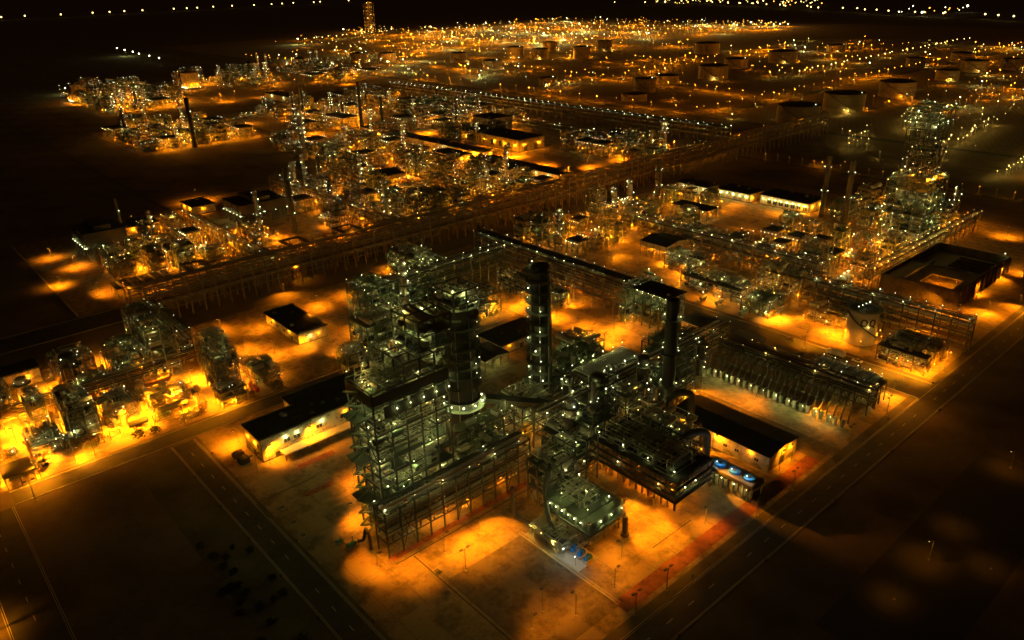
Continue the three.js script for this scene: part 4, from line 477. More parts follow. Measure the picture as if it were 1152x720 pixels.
rack('pipe_rack', 'green-lit rack arm joining the roofed rack behind the tallest structure', { along: 'x', a0: 236, a1: 344, c: 408, w: 9, levels: [8, 13, 18, 22], bay: 8, m: M.steelGreen, pipes: 7, lampStep: 1, lampI: 10, lightEvery: 2 });
frame('steel_structure', 'open tower at the near end of the roofed rack', 'steel structure', { x0: 340, x1: 362, d0: 284, d1: 289, levels: levelsTo(24, 6), mats: { steel: M.steelGreen }, pipes: 60, lampI: 9 });
frame('steel_structure', 'green-lit frame beneath the roofed rack beside the amber street', 'steel structure', { x0: 322, x1: 336, d0: 330, d1: 386, levels: [6, 11], pipes: 150, lampI: 14, lampShare: 0.7, equip: 0.9 });
for (const [l, x0, x1, d0, d1, h] of [['green-lit stepped frame behind the tallest structure', 196, 222, 352, 372, 22], ['lamp-crowned frame at the foot of the long rack', 214, 232, 384, 404, 30], ['low dark frame beside the amber gravel yard', 178, 192, 346, 357, 12], ['green-lit frame under the rack arm', 240, 268, 384, 400, 20], ['wide green-lit frame between rack arm and hall', 262, 296, 352, 372, 16], ['frame joining rack arm and long rack', 286, 304, 424, 470, 20], ['dark frame near the tall column', 274, 296, 262, 282, 12]])
  frame('steel_structure', l, 'steel structure', { x0, x1, d0, d1, levels: levelsTo(h, 5.5), mats: { steel: M.steelGreen }, amber: 2, pipes: 110, lampI: 10, lampShare: 0.6, equip: 0.7 });
column('distillation_column', 'slim amber-lit column behind the tallest structure', 'distillation column', { x: 236, d: 372, r: 1.9, h: 48, plats: 6, m: M.tankPaint, lampI: 14, lampsPer: 3, lightShare: 0.6 });
column('surge_vessel', 'pale slim vessel in the green-lit equipment beyond the tallest structure', 'vessel', { x: 230, d: 346, r: 1.8, h: 20, plats: 2, m: M.vessel });

// ---------------------------------------------------------------- around the round tank
R = rng(808);
{
  const x = 420, d = 172, r = 8.3, h = 21, t = new Thing('storage_tank', 'round storage tank with black lettering and lamps on its dark roof', 'storage tank', x, d);
  t.add('shell', new THREE.LatheGeometry([[r, 0], [r, h - 3], [r + 0.5, h - 2.6], [r + 0.5, h]].map(([a, b]) => new THREE.Vector2(a, b)), 48), M.tankPaint); t.add('roof', new THREE.LatheGeometry([[0.01, h - 0.5], [r + 0.4, h - 0.9]].map(([a, b]) => new THREE.Vector2(a, b)).reverse(), 48), M.tankRoof); t.add('rim_walkway', new THREE.LatheGeometry([[r - 0.6, h], [r + 1.3, h], [r + 1.3, h + 0.15], [r - 0.6, h + 0.15]].map(([a, b]) => new THREE.Vector2(a, b)), 48), M.steelGreen); for (const hh of [0.7, 1.25]) t.add('guard_rail', new THREE.TorusGeometry(r + 1.2, 0.06, 4, 48).rotateX(Math.PI / 2), M.steel).position.y = h + hh; for (const y of [5, 10, 16]) t.add('stiffener_ring', new THREE.TorusGeometry(r + 0.06, 0.12, 5, 48).rotateX(Math.PI / 2), M.tankPaint).position.y = y;
  for (let k = 0; k < 4; k++) { t.rod('lamp_pole', [x - 5.4 + k * 3.6, h - 0.8, d + 1.2 - k * 0.5], [x - 5.4 + k * 3.6, h + 1.8, d + 1.2 - k * 0.5], 0.08, M.steel); t.lamp(x - 5.4 + k * 3.6, h + 2.1, d + 1.2 - k * 0.5, 'cool', 5, 0.6); }
  for (let k = 0; k < 44; k++) { const a = -2.3 + (k / 43) * 2.3, y = h - 1 - (k / 43) * 15; const s = t.add('stair_tread', uBox, M.steelDark); s.scale.set(1.5, 0.35, 0.75); s.position.copy(t.local(x + Math.sin(a) * (r + 1), y, d - Math.cos(a) * (r + 1))); s.rotation.y = -a - Math.PI / 2 + Math.PI / 2; }
  t.lamp(x - 7.4, 13, d - 7, 'pale', 14, 0.7); t.lamp(x + 5, 8, d - 9, 'sod', 40, 0.6); t.lamp(x + 7, 3.5, d - 9.5, 'sod', 50, 0.6); t.lamp(x - 12, 5.5, d - 6, 'sod', 90, 0.6); t.rod('lamp_pole', [x - 11.6, 0, d - 6], [x - 11.6, 5.6, d - 6], 0.09, M.steel); t.rod('lamp_pole', [x + 7.4, 0, d - 9.5], [x + 7.4, 3.7, d - 9.5], 0.09, M.steel);
  const font = await new FontLoader().loadAsync('fonts/droid/droid_sans_bold.typeface.json');
  for (const [k, ch] of ['O', 'Q'].entries()) { const g = new TextGeometry(ch, { font, size: 4.4, depth: 0.12, curveSegments: 10, bevelEnabled: false }), p = g.attributes.position; for (let i = 0; i < p.count; i++) { const u = p.getX(i) + k * 4.7, a = (u - 2.2) / r - 1.06, q = r + 0.12 + p.getZ(i); p.setXYZ(i, Math.sin(a) * q, p.getY(i) + 12.6, Math.cos(a) * q); } g.computeVertexNormals(); t.add('letter', g, M.letter); }
}
function vehicle(name, label, o) {
  const { x, d, l, w = 2.3, hCab, hBox, m, box, turn = 0 } = o, t = new Thing(name, label, box ? 'truck' : 'car', x, d), cab = box ? l * 0.24 : l;
  if (box) { t.box('cargo_box', x - w / 2, x + w / 2, 1, hBox, d - l / 2, d + l / 2 - cab - 0.3, box); t.box('cab', x - w / 2 + 0.05, x + w / 2 - 0.05, 0.7, hCab, d + l / 2 - cab, d + l / 2, m); t.box('windscreen', x - w / 2 + 0.2, x + w / 2 - 0.2, hCab - 1.1, hCab - 0.3, d + l / 2, d + l / 2 + 0.04, M.glass); t.box('chassis', x - 0.6, x + 0.6, 0.6, 1, d - l / 2, d + l / 2 - 0.4, M.steelDark); }
  else { t.box('body', x - w / 2, x + w / 2, 0.45, 1.1, d - l / 2, d + l / 2, m); const s = new THREE.Shape([[-l * 0.28, 0], [l * 0.24, 0], [l * 0.12, 0.65], [-l * 0.2, 0.65]].map((p) => new THREE.Vector2(...p))), g = new THREE.ExtrudeGeometry(s, { depth: w - 0.3, bevelEnabled: false }); g.translate(0, 0, -(w - 0.3) / 2).rotateY(Math.PI / 2); t.add('cabin', g, M.glass).position.copy(t.local(x, 1.1, d)); t.box('roof', x - w / 2 + 0.2, x + w / 2 - 0.2, 1.75, 1.82, d - l * 0.2, d + l * 0.12, m); for (const s2 of [-1, 1]) t.box('headlight', x + s2 * w * 0.34 - 0.2, x + s2 * w * 0.34 + 0.2, 0.7, 0.9, d - l / 2 - 0.04, d - l / 2, M.white); }
  const r = box ? 0.5 : 0.36; for (const a of box ? [-0.38, -0.22, 0.36] : [-0.3, 0.3]) for (const s of [-1, 1]) t.rod('wheel', [x + s * (w / 2 - 0.3), r, d + a * l], [x + s * w / 2 + s * 0.02, r, d + a * l], r, M.tyre, uCyl); return t;
}
vehicle('lorry', 'pale box lorry on the service road in front of the round tank', { x: 392, d: 172, l: 10, hCab: 2.9, hBox: 3.6, w: 2.6, m: M.white, box: M.tankPaint }); vehicle('pickup', 'pale car behind the box lorry', { x: 393, d: 160, l: 5.6, w: 2.2, m: M.white }); vehicle('parked_car', 'dark car on the service road nearer the hip-roofed hut', { x: 392, d: 200, l: 5.2, w: 2.1, m: M.steelDark }); vehicle('parked_car', 'dark car parked beside the gooseneck rack', { x: 379, d: 186, l: 5, w: 2, m: M.deckDark });
{ const t = new Thing('guard_house', 'hip-roofed dark hut beside the service road', 'hut', 366, 246), g = new THREE.ConeGeometry(1, 1, 4, 1).rotateY(Math.PI / 4); t.boxUV('wall', 358, 374, 0, 7, 238, 254, M.wall); const r = t.add('roof', g, M.roof); r.scale.set(13.2, 2.4, 13.2); r.position.copy(t.local(366, 8.2, 246)); t.box('door', 364, 366.4, 0, 2.6, 237.9, 238, M.steelDark); t.lamp(374.9, 5, 242, 'sod', 80); t.lamp(362, 5, 237.2, 'sod', 60); t.box('lamp_bracket', 374, 374.6, 5.2, 5.4, 241.9, 242.1, M.steel); }
building('open_shed', 'open-sided shed glowing amber under a dark hipped roof', 'shed', { x0: 449, x1: 476, d0: 337, d1: 362, h: 12, open: 6, pitch: 2, fascia: 4, lamps: [[343, 456, 6, 'sod', 240, 0.6], [343, 468, 6, 'sod', 240, 0.6], [355, 458, 6, 'sod', 200, 0.6], [352, 470, 6, 'sod', 200, 0.6]] });
for (const [k, d] of [343, 350, 357].entries()) drums('pressure_vessel', ['drum', 'second drum', 'third drum'][k] + ' under the amber-glowing open shed', { x: 462, d, r: 1.7, l: 16, along: 'x', m: M.tankPaint });
rack('pipe_rack', 'lamp-dotted rack passing behind the amber-glowing shed', { along: 'd', a0: 226, a1: 384, c: 478, w: 10, levels: [7, 12, 17, 20], bay: 9, m: M.steelBrown, pipes: 6, lampStep: 1, lampI: 12, lightEvery: 2 });
rack('pipe_rack', 'dark rack behind the round tank leading towards the main road', { along: 'd', a0: 123, a1: 222, c: 446, w: 10, levels: [7, 12, 17, 21], bay: 9, m: M.steelDark, pipes: 6, lampStep: 1, lampI: 14, lightEvery: 2 });
for (const [l, x0, x1, d0, d1, h] of [['low lamp-lit frame between service road and brown rack', 410, 436, 226, 246, 9], ['low frame beside the round tank full of amber pipes', 426, 440, 170, 210, 8], ['amber-lit frame at the main road end of the tank yard', 402, 432, 128, 154, 10], ['low frame across from the hip-roofed hut', 418, 440, 252, 300, 9], ['frame under the lamp-dotted rack', 452, 470, 230, 262, 14], ['amber-lit frame next to the glowing shed', 484, 500, 318, 352, 16], ['slim frame at the tank yard gate', 438, 452, 302, 330, 12]])
  frame('steel_structure', l, 'steel structure', { x0, x1, d0, d1, levels: levelsTo(h, 4.5), mats: { steel: M.steelBrown }, amber: 4, amberI: 150, pipes: 120, lampI: 16, lampShare: 0.65, equip: 0.8, lampKind: chance(0.5) ? 'pale' : 'cool' });
for (let k = 0; k < 10; k++) drums('pressure_vessel', 'pale drum in the amber tank yard', { x: rr(402, 432), d: 228 + k * 11, r: rr(1, 1.8), l: rr(6, 10), along: chance(0.5) ? 'd' : 'x', lamp: 18, m: pick([M.vessel, M.tankPaint, M.steelGreen]) }, 'drums in the amber tank yard');
for (let k = 0; k < 12; k++) { const t = new Thing('yard_lamp', 'short bright amber lamp in the tank yard', 'yard lamp', rr(418, 442), rr(124, 168), 'amber lamps in the tank yard'); t.rod('pole', [t.x + 0.46, 0, t.d], [t.x + 0.46, 4.9, t.d], 0.08, M.steel); t.lamp(t.x, 4.7, t.d, 'sod', 70, 0.75); }
// walled coke pit with one lit opening
R = rng(909);
{ const t = new Thing('walled_pit', 'huge dark open-topped walled pit with one bright amber floor square', 'walled pit', 550, 180), x0 = 505, x1 = 600, d0 = 152, d1 = 200, h = 12;
  t.boxUV('wall', x0, x1, 0, h, d0, d0 + 1, M.concreteDark); t.boxUV('wall', x0, x1, 0, h, d1 - 1, d1, M.concreteDark); t.boxUV('wall', x0, x0 + 1, 0, h, d0 + 1, d1 - 1, M.concreteDark); t.boxUV('wall', x1 - 1, x1, 0, h, d0 + 1, d1 - 1, M.concreteDark); t.boxUV('partition_wall', 551, 552, 0, h - 1.5, d0 + 1, d1 - 1, M.concreteDark); t.box('slab', x0 + 1, 514, 9.4, 10, d0 + 1, d1 - 1, M.concreteDark); t.box('slab', 534, 551, 9.4, 10, d0 + 1, d1 - 1, M.concreteDark); t.box('slab', 514, 534, 9.4, 10, 178, d1 - 1, M.concreteDark); t.box('slab', 514, 534, 9.4, 10, d0 + 1, 158, M.concreteDark); t.boxUV('pit_floor', 506.5, 550, 4, 4.5, d0 + 1, 190, M.concrete); t.box('crane_girder', x0 - 1, 552, h + 1.2, h + 2.4, 184, 186, M.steelDark); for (const cx of [x0 + 0.5, 528, 551.5]) t.box('crane_leg', cx - 0.4, cx + 0.4, 10, h + 1.2, 184.5, 185.5, M.steelDark); for (let k = 0; k < 5; k++) t.box('coke_heap_wall', 560 + k * 7, 561 + k * 7, 5.6, 8, d0 + 2, 180, M.concreteDark); t.box('floor_slab', 552, x1 - 1, 5, 5.6, d0 + 1, d1 - 1, M.concreteDark);
  for (const x of range(x0, x1, 12)) t.box('buttress', x - 0.5, x + 0.5, 0, h - 1, d0 - 1, d0, M.concreteDark); for (const [lx, ld] of [[515, 162], [515, 174], [533, 162], [533, 174]]) { t.lamp(lx, 8.6, ld, 'sod', 190, 0.45); t.box('lamp_bracket', lx - 0.1, lx + 0.1, 8.8, 9.4, ld - 0.1, ld + 0.1, M.steelDark); } t.lamp(x1 - 2, h + 2, d0 + 3, 'cool', 10, 0.8); t.lamp(576, 13, 205, 'sod', 60, 0.6); }
rack('pipe_rack', 'lamp-lined conveyor rack climbing behind the walled pit', { along: 'x', a0: 500, a1: 690, c: 206, w: 6, levels: [8, 15], bay: 10, m: M.steelBrown, pipes: 5, lampStep: 1, lampI: 20, lightEvery: 2, lampKind: 'pale', lampSize: 0.7 });
{ const t = new Thing('drum_tower', 'highest slender tower above a wide lamp-lit deck at the plant edge', 'tower', 606, 226); tier(t, { x0: 588, x1: 624, d0: 211, d1: 241, levels: levelsTo(56, 6), bay: 7.5, far: true, mats: { steel: M.steelGreen, deck: M.deck }, pipes: 260, lampI: 34, lampShare: 0.75, lightShare: 0.4, equip: 0.5, lampSize: 0.75, amber: 8, amberI: 500 }); tier(t, { x0: 595, x1: 617, d0: 216, d1: 236, y0: 56.3, levels: [64, 71, 78, 85, 93], bay: 8, far: true, mats: { steel: M.steelDark, deck: M.deckDark }, pipes: 60, lampI: 14, lampShare: 0.35, equip: 0.1, deckShare: 0.3, lampSize: 0.7, amber: 0 }); tier(t, { x0: 593, x1: 620, d0: 214, d1: 238, y0: 93.3, levels: [99, 107], bay: 8, far: true, mats: { steel: M.steelGreen, deck: M.deck }, pipes: 30, lampI: 24, lampShare: 0.95, lightShare: 0.6, equip: 0.4, lampSize: 0.8, amber: 0 }); for (const [x, d] of [[598, 219], [614, 219], [598, 233], [614, 233]]) t.rod('coke_drum', [x, 12, d], [x, 52, d], 4, M.vessel, uDrum); for (let k = 0; k < 6; k++) t.lamp(590 + k * 6, 59.5, 212 + (k % 2) * 14, 'sod', 420, 0.8); }
chimney('slim_chimney', 'slim unlit chimney nearer the highest tower', { x: 628, d: 287, r: 1.9, h: 56, lamps: 2, m: M.vesselDark, lampSize: 0.7 }); chimney('slim_chimney', 'slim unlit chimney nearer the white-lit hall', { x: 640, d: 314, r: 1.9, h: 54, lamps: 2, m: M.vesselDark, lampSize: 0.7 });
building('workshop_hall', 'long hall with white-lit glazed front below the dark yard', 'hall', { x0: 640, x1: 668, d0: 326, d1: 376, h: 9, wall: M.wallPale, ribs: 6, lamps: [330, 336, 342, 348, 354, 360, 366, 372].map((d) => ['left', d, 6.5, 'cool', 46, 0.8]).concat([['front', 646, 6, 'sod', 300, 0.9], ['front', 660, 6, 'sod', 200, 0.9]]), windows: [328, 334, 340, 346, 352, 358, 364].map((d) => ['left', d, 4, 2, 3.5]) });
building('workshop_hall', 'lower white-lit hall stepping behind the long glazed hall', 'hall', { x0: 636, x1: 660, d0: 384, d1: 420, h: 8, wall: M.wallPale, ribs: 5, lamps: [388, 395, 402, 409, 416].map((d) => ['left', d, 6, 'cool', 46, 0.8]).concat([['front', 640, 5, 'sod', 240, 0.9]]) });
building('workshop_hall', 'last of the three dark-roofed white-lit halls', 'hall', { x0: 630, x1: 650, d0: 428, d1: 464, h: 8, wall: M.wallPale, ribs: 5, lamps: [432, 440, 448, 456].map((d) => ['left', d, 6, 'cool', 40, 0.8]).concat([['back', 640, 5, 'sod', 300, 0.9]]) });
building('open_shed', 'flat canopy rimmed with lamps in front of the white-lit halls', 'shed', { x0: 556, x1: 572, d0: 376, d1: 414, h: 10, open: 8, lamps: [[380, 555, 9, 'cool', 30, 0.7], [388, 555, 9, 'cool', 30, 0.7], [396, 555, 9, 'cool', 30, 0.7], [404, 555, 9, 'cool', 30, 0.7], [380, 573, 9, 'cool', 30, 0.7], [400, 573, 9, 'cool', 30, 0.7]] });

// ---------------------------------------------------------------- further process units
const unitLabel = { frame: 'lamp-lit steel structure', column: 'tall lamp-ringed column', drum: 'horizontal drum with lamp', cooler: 'raised lamp-edged cooler bank', rack: 'lamp-dotted pipe rack', stack: 'dark slender chimney' };
function unit(phrase, o) {
  const { x0, x1, d0, d1, seed, cell = 24, h = [9, 24], s = 0.6, I = 22, pipes = 70, dense = 0.9, col = 0.16, kindMix = 0.22, lampShare = 0.4, light = 0.13, skip = [], amber = 0.75, aI = 900 } = o; R = rng(seed);
  const g = (k) => `${unitLabel[k]} ${phrase}`, nx = Math.max(1, Math.round((x1 - x0) / cell)), nd = Math.max(1, Math.round((d1 - d0) / cell)), wx = (x1 - x0) / nx, wd = (d1 - d0) / nd;
  for (let i = 0; i < nx; i++) for (let j = 0; j < nd; j++) {
    if (R() > dense) continue; const a = x0 + i * wx + rr(1, 4), b = x0 + (i + 1) * wx - rr(4, 8), c = d0 + j * wd + rr(2, 5), e = d0 + (j + 1) * wd - rr(3, 7), k = R(), kind = chance(kindMix) ? 'pale' : 'cool'; if (skip.some((q) => a < q[1] && b > q[0] && c < q[3] && e > q[2])) continue;
    const mx = (a + b) / 2, md = (c + e) / 2; if (chance(amber)) { const al = new Thing('pole_lamp', `amber pole lamp ${phrase}`, 'lamp post', b + 2.4, c - 1.2, phrase); al.rod('pole', [al.x + s * 0.55 + 0.1, 0, al.d], [al.x + s * 0.55 + 0.1, 8.9, al.d], 0.1, M.steel); al.lamp(al.x, 8.6, al.d, 'sod', aI * rr(0.35, 1.1), s * 1.1); }
    if (k < col) { column('process_column', g('column'), 'column', { x: mx, d: md, r: rr(1.2, 2.6), h: rr(26, 48), plats: 5 + Math.floor(R() * 4), far: true, m: pick([M.vessel, M.tankPaint, M.vesselDark]), lampI: I, lampSize: s, lampsPer: 3, lampShare: 0.6 }, phrase); frame('process_structure', g('frame'), 'steel structure', { x0: a, x1: mx - 4, d0: c, d1: e, levels: levelsTo(rr(8, 14), 5), far: true, pipes: pipes * 0.5, lampI: I, lampSize: s, lampShare, lightShare: light, lampKind: kind, equip: 0.4 }, phrase); drums('process_drum', g('drum'), { x: b - 3, d: md, r: 1.5, l: (e - c) * 0.6, lamp: I, lampSize: s }, phrase); }
    else if (k < col + 0.14) { const hh = rr(9, 15), t = new Thing('cooler_bank', g('cooler'), 'air cooler', mx, md, phrase), st = new MB(); for (const x of [a + 0.4, mx, b - 0.4]) for (const d of [c + 0.4, e - 0.4]) t.box('leg', x - 0.3, x + 0.3, 0, hh, d - 0.3, d + 0.3, M.steel); t.box('plenum', a, b, hh, hh + 1.2, c, e, M.roofRib); t.box('cooler_roof', a + 0.8, b - 0.8, hh + 1.21, hh + 1.7, c + 0.8, e - 0.8, M.deckDark); for (const d of range(c, e, 4)) { t.lamp(a - 0.5, hh - 0.6, d, kind, chance(0.3) ? I : 0, s); if (chance(0.5)) t.lamp(b + 0.5, hh + 2.4, d, kind, 0, s); } const pp = new MB(); pipeRuns(pp, pipes * 0.5, a, b, 0.5, hh - 1, c, e, 0.35); t.stuff('small_piping', pp, M.pipe); }
    else if (k < col + 0.24) { for (let q = 0; q < 3; q++) drums('process_drum', g('drum'), { x: a + ((b - a) * (q + 0.5)) / 3, d: md, r: rr(1.1, 2.2), l: (e - c) * rr(0.5, 0.8), lamp: I * 1.4, lampSize: s, m: pick([M.vessel, M.tankPaint, M.pipeRust]) }, phrase); }
    else frame('process_structure', g('frame'), 'steel structure', { x0: a, x1: b, d0: c, d1: e, levels: levelsTo(rr(h[0], h[1]), 5), bay: 6.5, far: true, pipes, lampI: I, lampSize: s, lampShare, lightShare: light, lampKind: kind, equip: 0.4, mats: { steel: pick([M.steel, M.steelGreen, M.steel, M.steelBrown]) }, deckShare: 0.6 }, phrase);
  }
}
unit('in the outermost unit', { x0: 128, x1: 216, d0: 590, d1: 700, seed: 11, cell: 22, skip: [[124, 166, 660, 712], [116, 162, 556, 590]], pipes: 90 });
unit('around the tall dark chimney', { x0: 240, x1: 335, d0: 596, d1: 716, seed: 12, cell: 23, skip: [[255, 305, 660, 712], [276, 290, 610, 628]], pipes: 90 });
unit('between dark chimney and long black roofs', { x0: 340, x1: 470, d0: 560, d1: 760, seed: 13, cell: 26, s: 0.55, aI: 1100 });
unit('between long rack and long black roofs', { x0: 478, x1: 556, d0: 560, d1: 760, seed: 14, cell: 24, s: 0.55, aI: 1100 });
unit('behind the long black roofs', { dense: 0.75, x0: 440, x1: 590, d0: 780, d1: 1000, seed: 15, cell: 30, s: 0.62, I: 34, lampShare: 0.36, aI: 1500, skip: [[580, 600, 990, 1030]] });
unit('beyond the tall amber-lit shed', { dense: 0.75, x0: 640, x1: 740, d0: 800, d1: 1010, seed: 16, cell: 30, s: 0.62, I: 34, lampShare: 0.36, aI: 1500 });
unit('where long rack meets far road', { x0: 690, x1: 800, d0: 540, d1: 700, seed: 17, cell: 27, s: 0.6, I: 28, aI: 1100, dense: 0.8 });
unit('before the white-lit halls', { x0: 496, x1: 600, d0: 366, d1: 472, seed: 18, cell: 23, s: 0.6, skip: [[550, 578, 370, 420]], kindMix: 0.4 });
unit('behind the walled pit', { x0: 492, x1: 584, d0: 214, d1: 316, seed: 19, cell: 21, s: 0.6, pipes: 90 });
unit('beyond the roofed rack', { x0: 408, x1: 470, d0: 390, d1: 470, seed: 20, cell: 22, s: 0.55, kindMix: 0.3 });
unit('at the foot of the highest tower', { x0: 634, x1: 712, d0: 215, d1: 310, seed: 21, cell: 24, s: 0.7, dense: 0.95 });
unit('in the unit behind the black fields', { x0: 310, x1: 470, d0: 1095, d1: 1300, seed: 22, cell: 30, s: 0.66, I: 36, lampShare: 0.32, aI: 2600, kindMix: 0.4 });
unit('in far units beyond the black chimneys', { x0: 520, x1: 690, d0: 1060, d1: 1300, seed: 23, cell: 36, dense: 0.55, s: 0.66, I: 36, lampShare: 0.32, aI: 2600, kindMix: 0.25 });
unit('around the white-lamped far rack', { x0: 720, x1: 900, d0: 860, d1: 1330, seed: 24, cell: 38, dense: 0.66, s: 0.66, I: 36, lampShare: 0.32, aI: 2600, kindMix: 0.2, skip: [[840, 880, 800, 1340]] });
unit('in the remotest unit by the desert', { x0: 380, x1: 540, d0: 1520, d1: 1860, seed: 25, cell: 42, s: 0.85, I: 50, lampShare: 0.3, aI: 3600, h: [14, 36], pipes: 40 });
unit('among the remote amber heaters', { x0: 600, x1: 1040, d0: 1640, d1: 1920, seed: 26, cell: 50, s: 0.85, I: 50, lampShare: 0.3, aI: 3600, h: [14, 34], pipes: 40, dense: 0.5 });
R = rng(1010);
function heater(name, label, x0, x1, d0, d1, y, h, m, group, I = 20, s = 0.65) { solid.push([x0, x1, d0, d1]); const t = new Thing(name, label, 'furnace', (x0 + x1) / 2, (d0 + d1) / 2, group); for (const x of range(x0, x1, 3)) for (const d of range(d0, d1, 4)) t.box('leg', x - 0.35, x + 0.35, 0, y, d - 0.35, d + 0.35, M.steelDark); t.boxUV('casing', x0, x1, y, h, d0, d1, m); t.box('roof', x0 - 0.8, x1 + 0.8, h, h + 0.6, d0 - 0.8, d1 + 0.8, M.roof); t.box('convection_box', x0 + (x1 - x0) * 0.3, x0 + (x1 - x0) * 0.7, h + 0.6, h + 4.5, d0 + 3, d1 - 3, M.vesselDark); t.box('walkway', x0 - 1.6, x1 + 1.6, y + 0.4, y + 0.6, d0 - 1.6, d0 - 0.1, M.deck); for (const d of range(d0, d1, 6)) t.box('rib', x0 - 0.3, x0, y, h, d - 0.2, d + 0.2, M.steelDark); for (const d of range(d0, d1, 5)) { t.lamp(x0 - 1, y + 1.2, d, 'cool', I, s); t.lamp(x1 + 1, y + 1.2, d, 'cool', 0, s); } for (const x of range(x0, x1, 4)) t.lamp(x, y + 1.2, d0 - 1, 'cool', chance(0.5) ? I : 0, s); return t; }
heater('box_heater', 'dark box heater on legs at the edge of the desert', 128, 160, 668, 704, 10, 22, M.vesselDark); chimney('slim_chimney', 'short dark chimney on the desert-edge heater', { x: 166, d: 706, r: 1.7, h: 38, lamps: 1, m: M.vesselDark });
heater('box_heater', 'dark box heater beside the tall chimney', 258, 302, 668, 706, 9, 19, M.vesselDark); chimney('tall_chimney', 'tall dark chimney standing in the second unit', { x: 284, d: 619, r: 2.6, h: 57, lamps: 3, m: M.vesselDark, lampSize: 0.6 }); chimney('slim_chimney', 'stubby dark chimney between two far units', { x: 374, d: 734, r: 2, h: 36, lamps: 1, m: M.vesselDark, lampSize: 0.7 }); chimney('slim_chimney', 'lone black chimney behind the long black roofs', { x: 592, d: 1009, r: 2.4, h: 70, lamps: 1, m: M.vesselDark, lampSize: 0.8 }); chimney('slim_chimney', 'second black chimney behind the long black roofs', { x: 610, d: 980, r: 2.2, h: 50, lamps: 1, m: M.vesselDark, lampSize: 0.8 }); chimney('slim_chimney', 'black chimney in the far unit behind the fields', { x: 372, d: 1085, r: 3, h: 66, lamps: 1, m: M.vesselDark, lampSize: 0.9 });
column('process_column', 'thick lamp-dotted column between black field and dark chimney', 'column', { x: 437, d: 892, r: 3.6, h: 64, plats: 9, far: true, m: M.vessel, lampI: 40, lampSize: 0.8, platR: 6 });
building('open_shed', 'open shed with four roof lights at the end of the long rack', 'shed', { x0: 121, x1: 159, d0: 566, d1: 583, h: 6.5, open: 8, lamps: [[568, 126, 5, 'sod', 70], [568, 152, 5, 'sod', 70]] }); for (let k = 0; k < 5; k++) { const t = new Thing('roof_light', 'pale skylight strip on the open shed roof', 'skylight', 125 + k * 7.4, 574.5, 'skylights of the open shed', 6.86); t.box('glazing', 124.3 + k * 7.4, 125.9 + k * 7.4, 6.87, 7.0, 567, 582, M.white); t.box('flashing', 124.1 + k * 7.4, 126.1 + k * 7.4, 6.85, 6.9, 566.6, 582.4, M.roofPale); }
building('yard_building', 'small amber-lit house behind the desert-edge heater', 'house', { x0: 172, x1: 200, d0: 716, d1: 740, h: 8, ribs: 3, lamps: [['front', 178, 6, 'sod', 200, 0.6], ['front', 192, 6, 'sod', 200, 0.6], ['right', 728, 6, 'sod', 160, 0.6]] });
building('yard_building', 'amber-lit house between the black field and the second unit', 'house', { x0: 240, x1: 262, d0: 740, d1: 770, h: 8, ribs: 3, lamps: [['left', 748, 6, 'sod', 260, 0.7], ['left', 762, 6, 'sod', 260, 0.7], ['front', 250, 6, 'sod', 120, 0.7]] });
building('process_shed', 'tall amber-lit shed with black roof and tall wall panels', 'shed', { x0: 646, x1: 690, d0: 722, d1: 845, h: 15, wall: M.wall, ribs: 8, doors: [['front', 654, 6, 8], ['front', 672, 6, 8]], windows: [740, 756, 772, 788, 804, 820].map((d) => ['left', d, 5, 3, 7]), lamps: [730, 750, 770, 790, 810, 830].map((d) => ['left', d, 9, 'sod', 520, 0.9]).concat([['front', 655, 9, 'sod', 460, 0.9], ['front', 680, 9, 'sod', 460, 0.9]]) });
building('process_shed', 'higher dark block adjoining the tall amber-lit shed', 'shed', { x0: 692, x1: 730, d0: 830, d1: 872, h: 24, wall: M.wall, ribs: 4, lamps: [['left', 850, 10, 'sod', 260, 0.9]] });
building('long_shed', 'long black roof with amber-lit end beside the tall shed', 'shed', { x0: 584, x1: 604, d0: 724, d1: 1000, h: 9, ribs: 16, lamps: [['front', 588, 7, 'sod', 320, 0.8], ['front', 600, 7, 'sod', 320, 0.8], ['left', 736, 7, 'sod', 240, 0.8], ['left', 756, 7, 'sod', 240, 0.8], ['right', 800, 7, 'sod', 240, 0.8], ['right', 880, 7, 'sod', 240, 0.8]] });
building('long_shed', 'second long black roof running to the long rack', 'shed', { x0: 566, x1: 586, d0: 570, d1: 700, h: 9, ribs: 9, lamps: [['left', 586, 7, 'cool', 90, 0.8], ['left', 606, 7, 'cool', 90, 0.8], ['left', 626, 7, 'cool', 90, 0.8], ['left', 660, 7, 'sod', 260, 0.8], ['left', 690, 7, 'sod', 260, 0.8]] });
building('process_shed', 'amber-lit shed at the outer side of the long black roofs', 'shed', { x0: 548, x1: 572, d0: 724, d1: 772, h: 10, wall: M.wall, ribs: 4, lamps: [['left', 736, 7, 'sod', 380, 0.8], ['left', 756, 7, 'sod', 380, 0.8], ['front', 556, 7, 'sod', 380, 0.8], ['front', 566, 7, 'sod', 380, 0.8]] });
building('open_shed', 'amber-glowing open shed in the unit below the black chimneys', 'shed', { x0: 420, x1: 446, d0: 680, d1: 712, h: 16, open: 8, fascia: 4, lamps: [[690, 428, 10, 'sod', 420, 0.8], [702, 438, 10, 'sod', 420, 0.8], [684, 440, 10, 'sod', 420, 0.8]] });
building('long_shed', 'far low shed with long dark roof beyond the black field', 'shed', { x0: 660, x1: 690, d0: 1340, d1: 1480, h: 10, ribs: 6, lamps: [1350, 1400, 1450].map((d) => ['left', d, 8, 'cool', 160, 1.1]) });
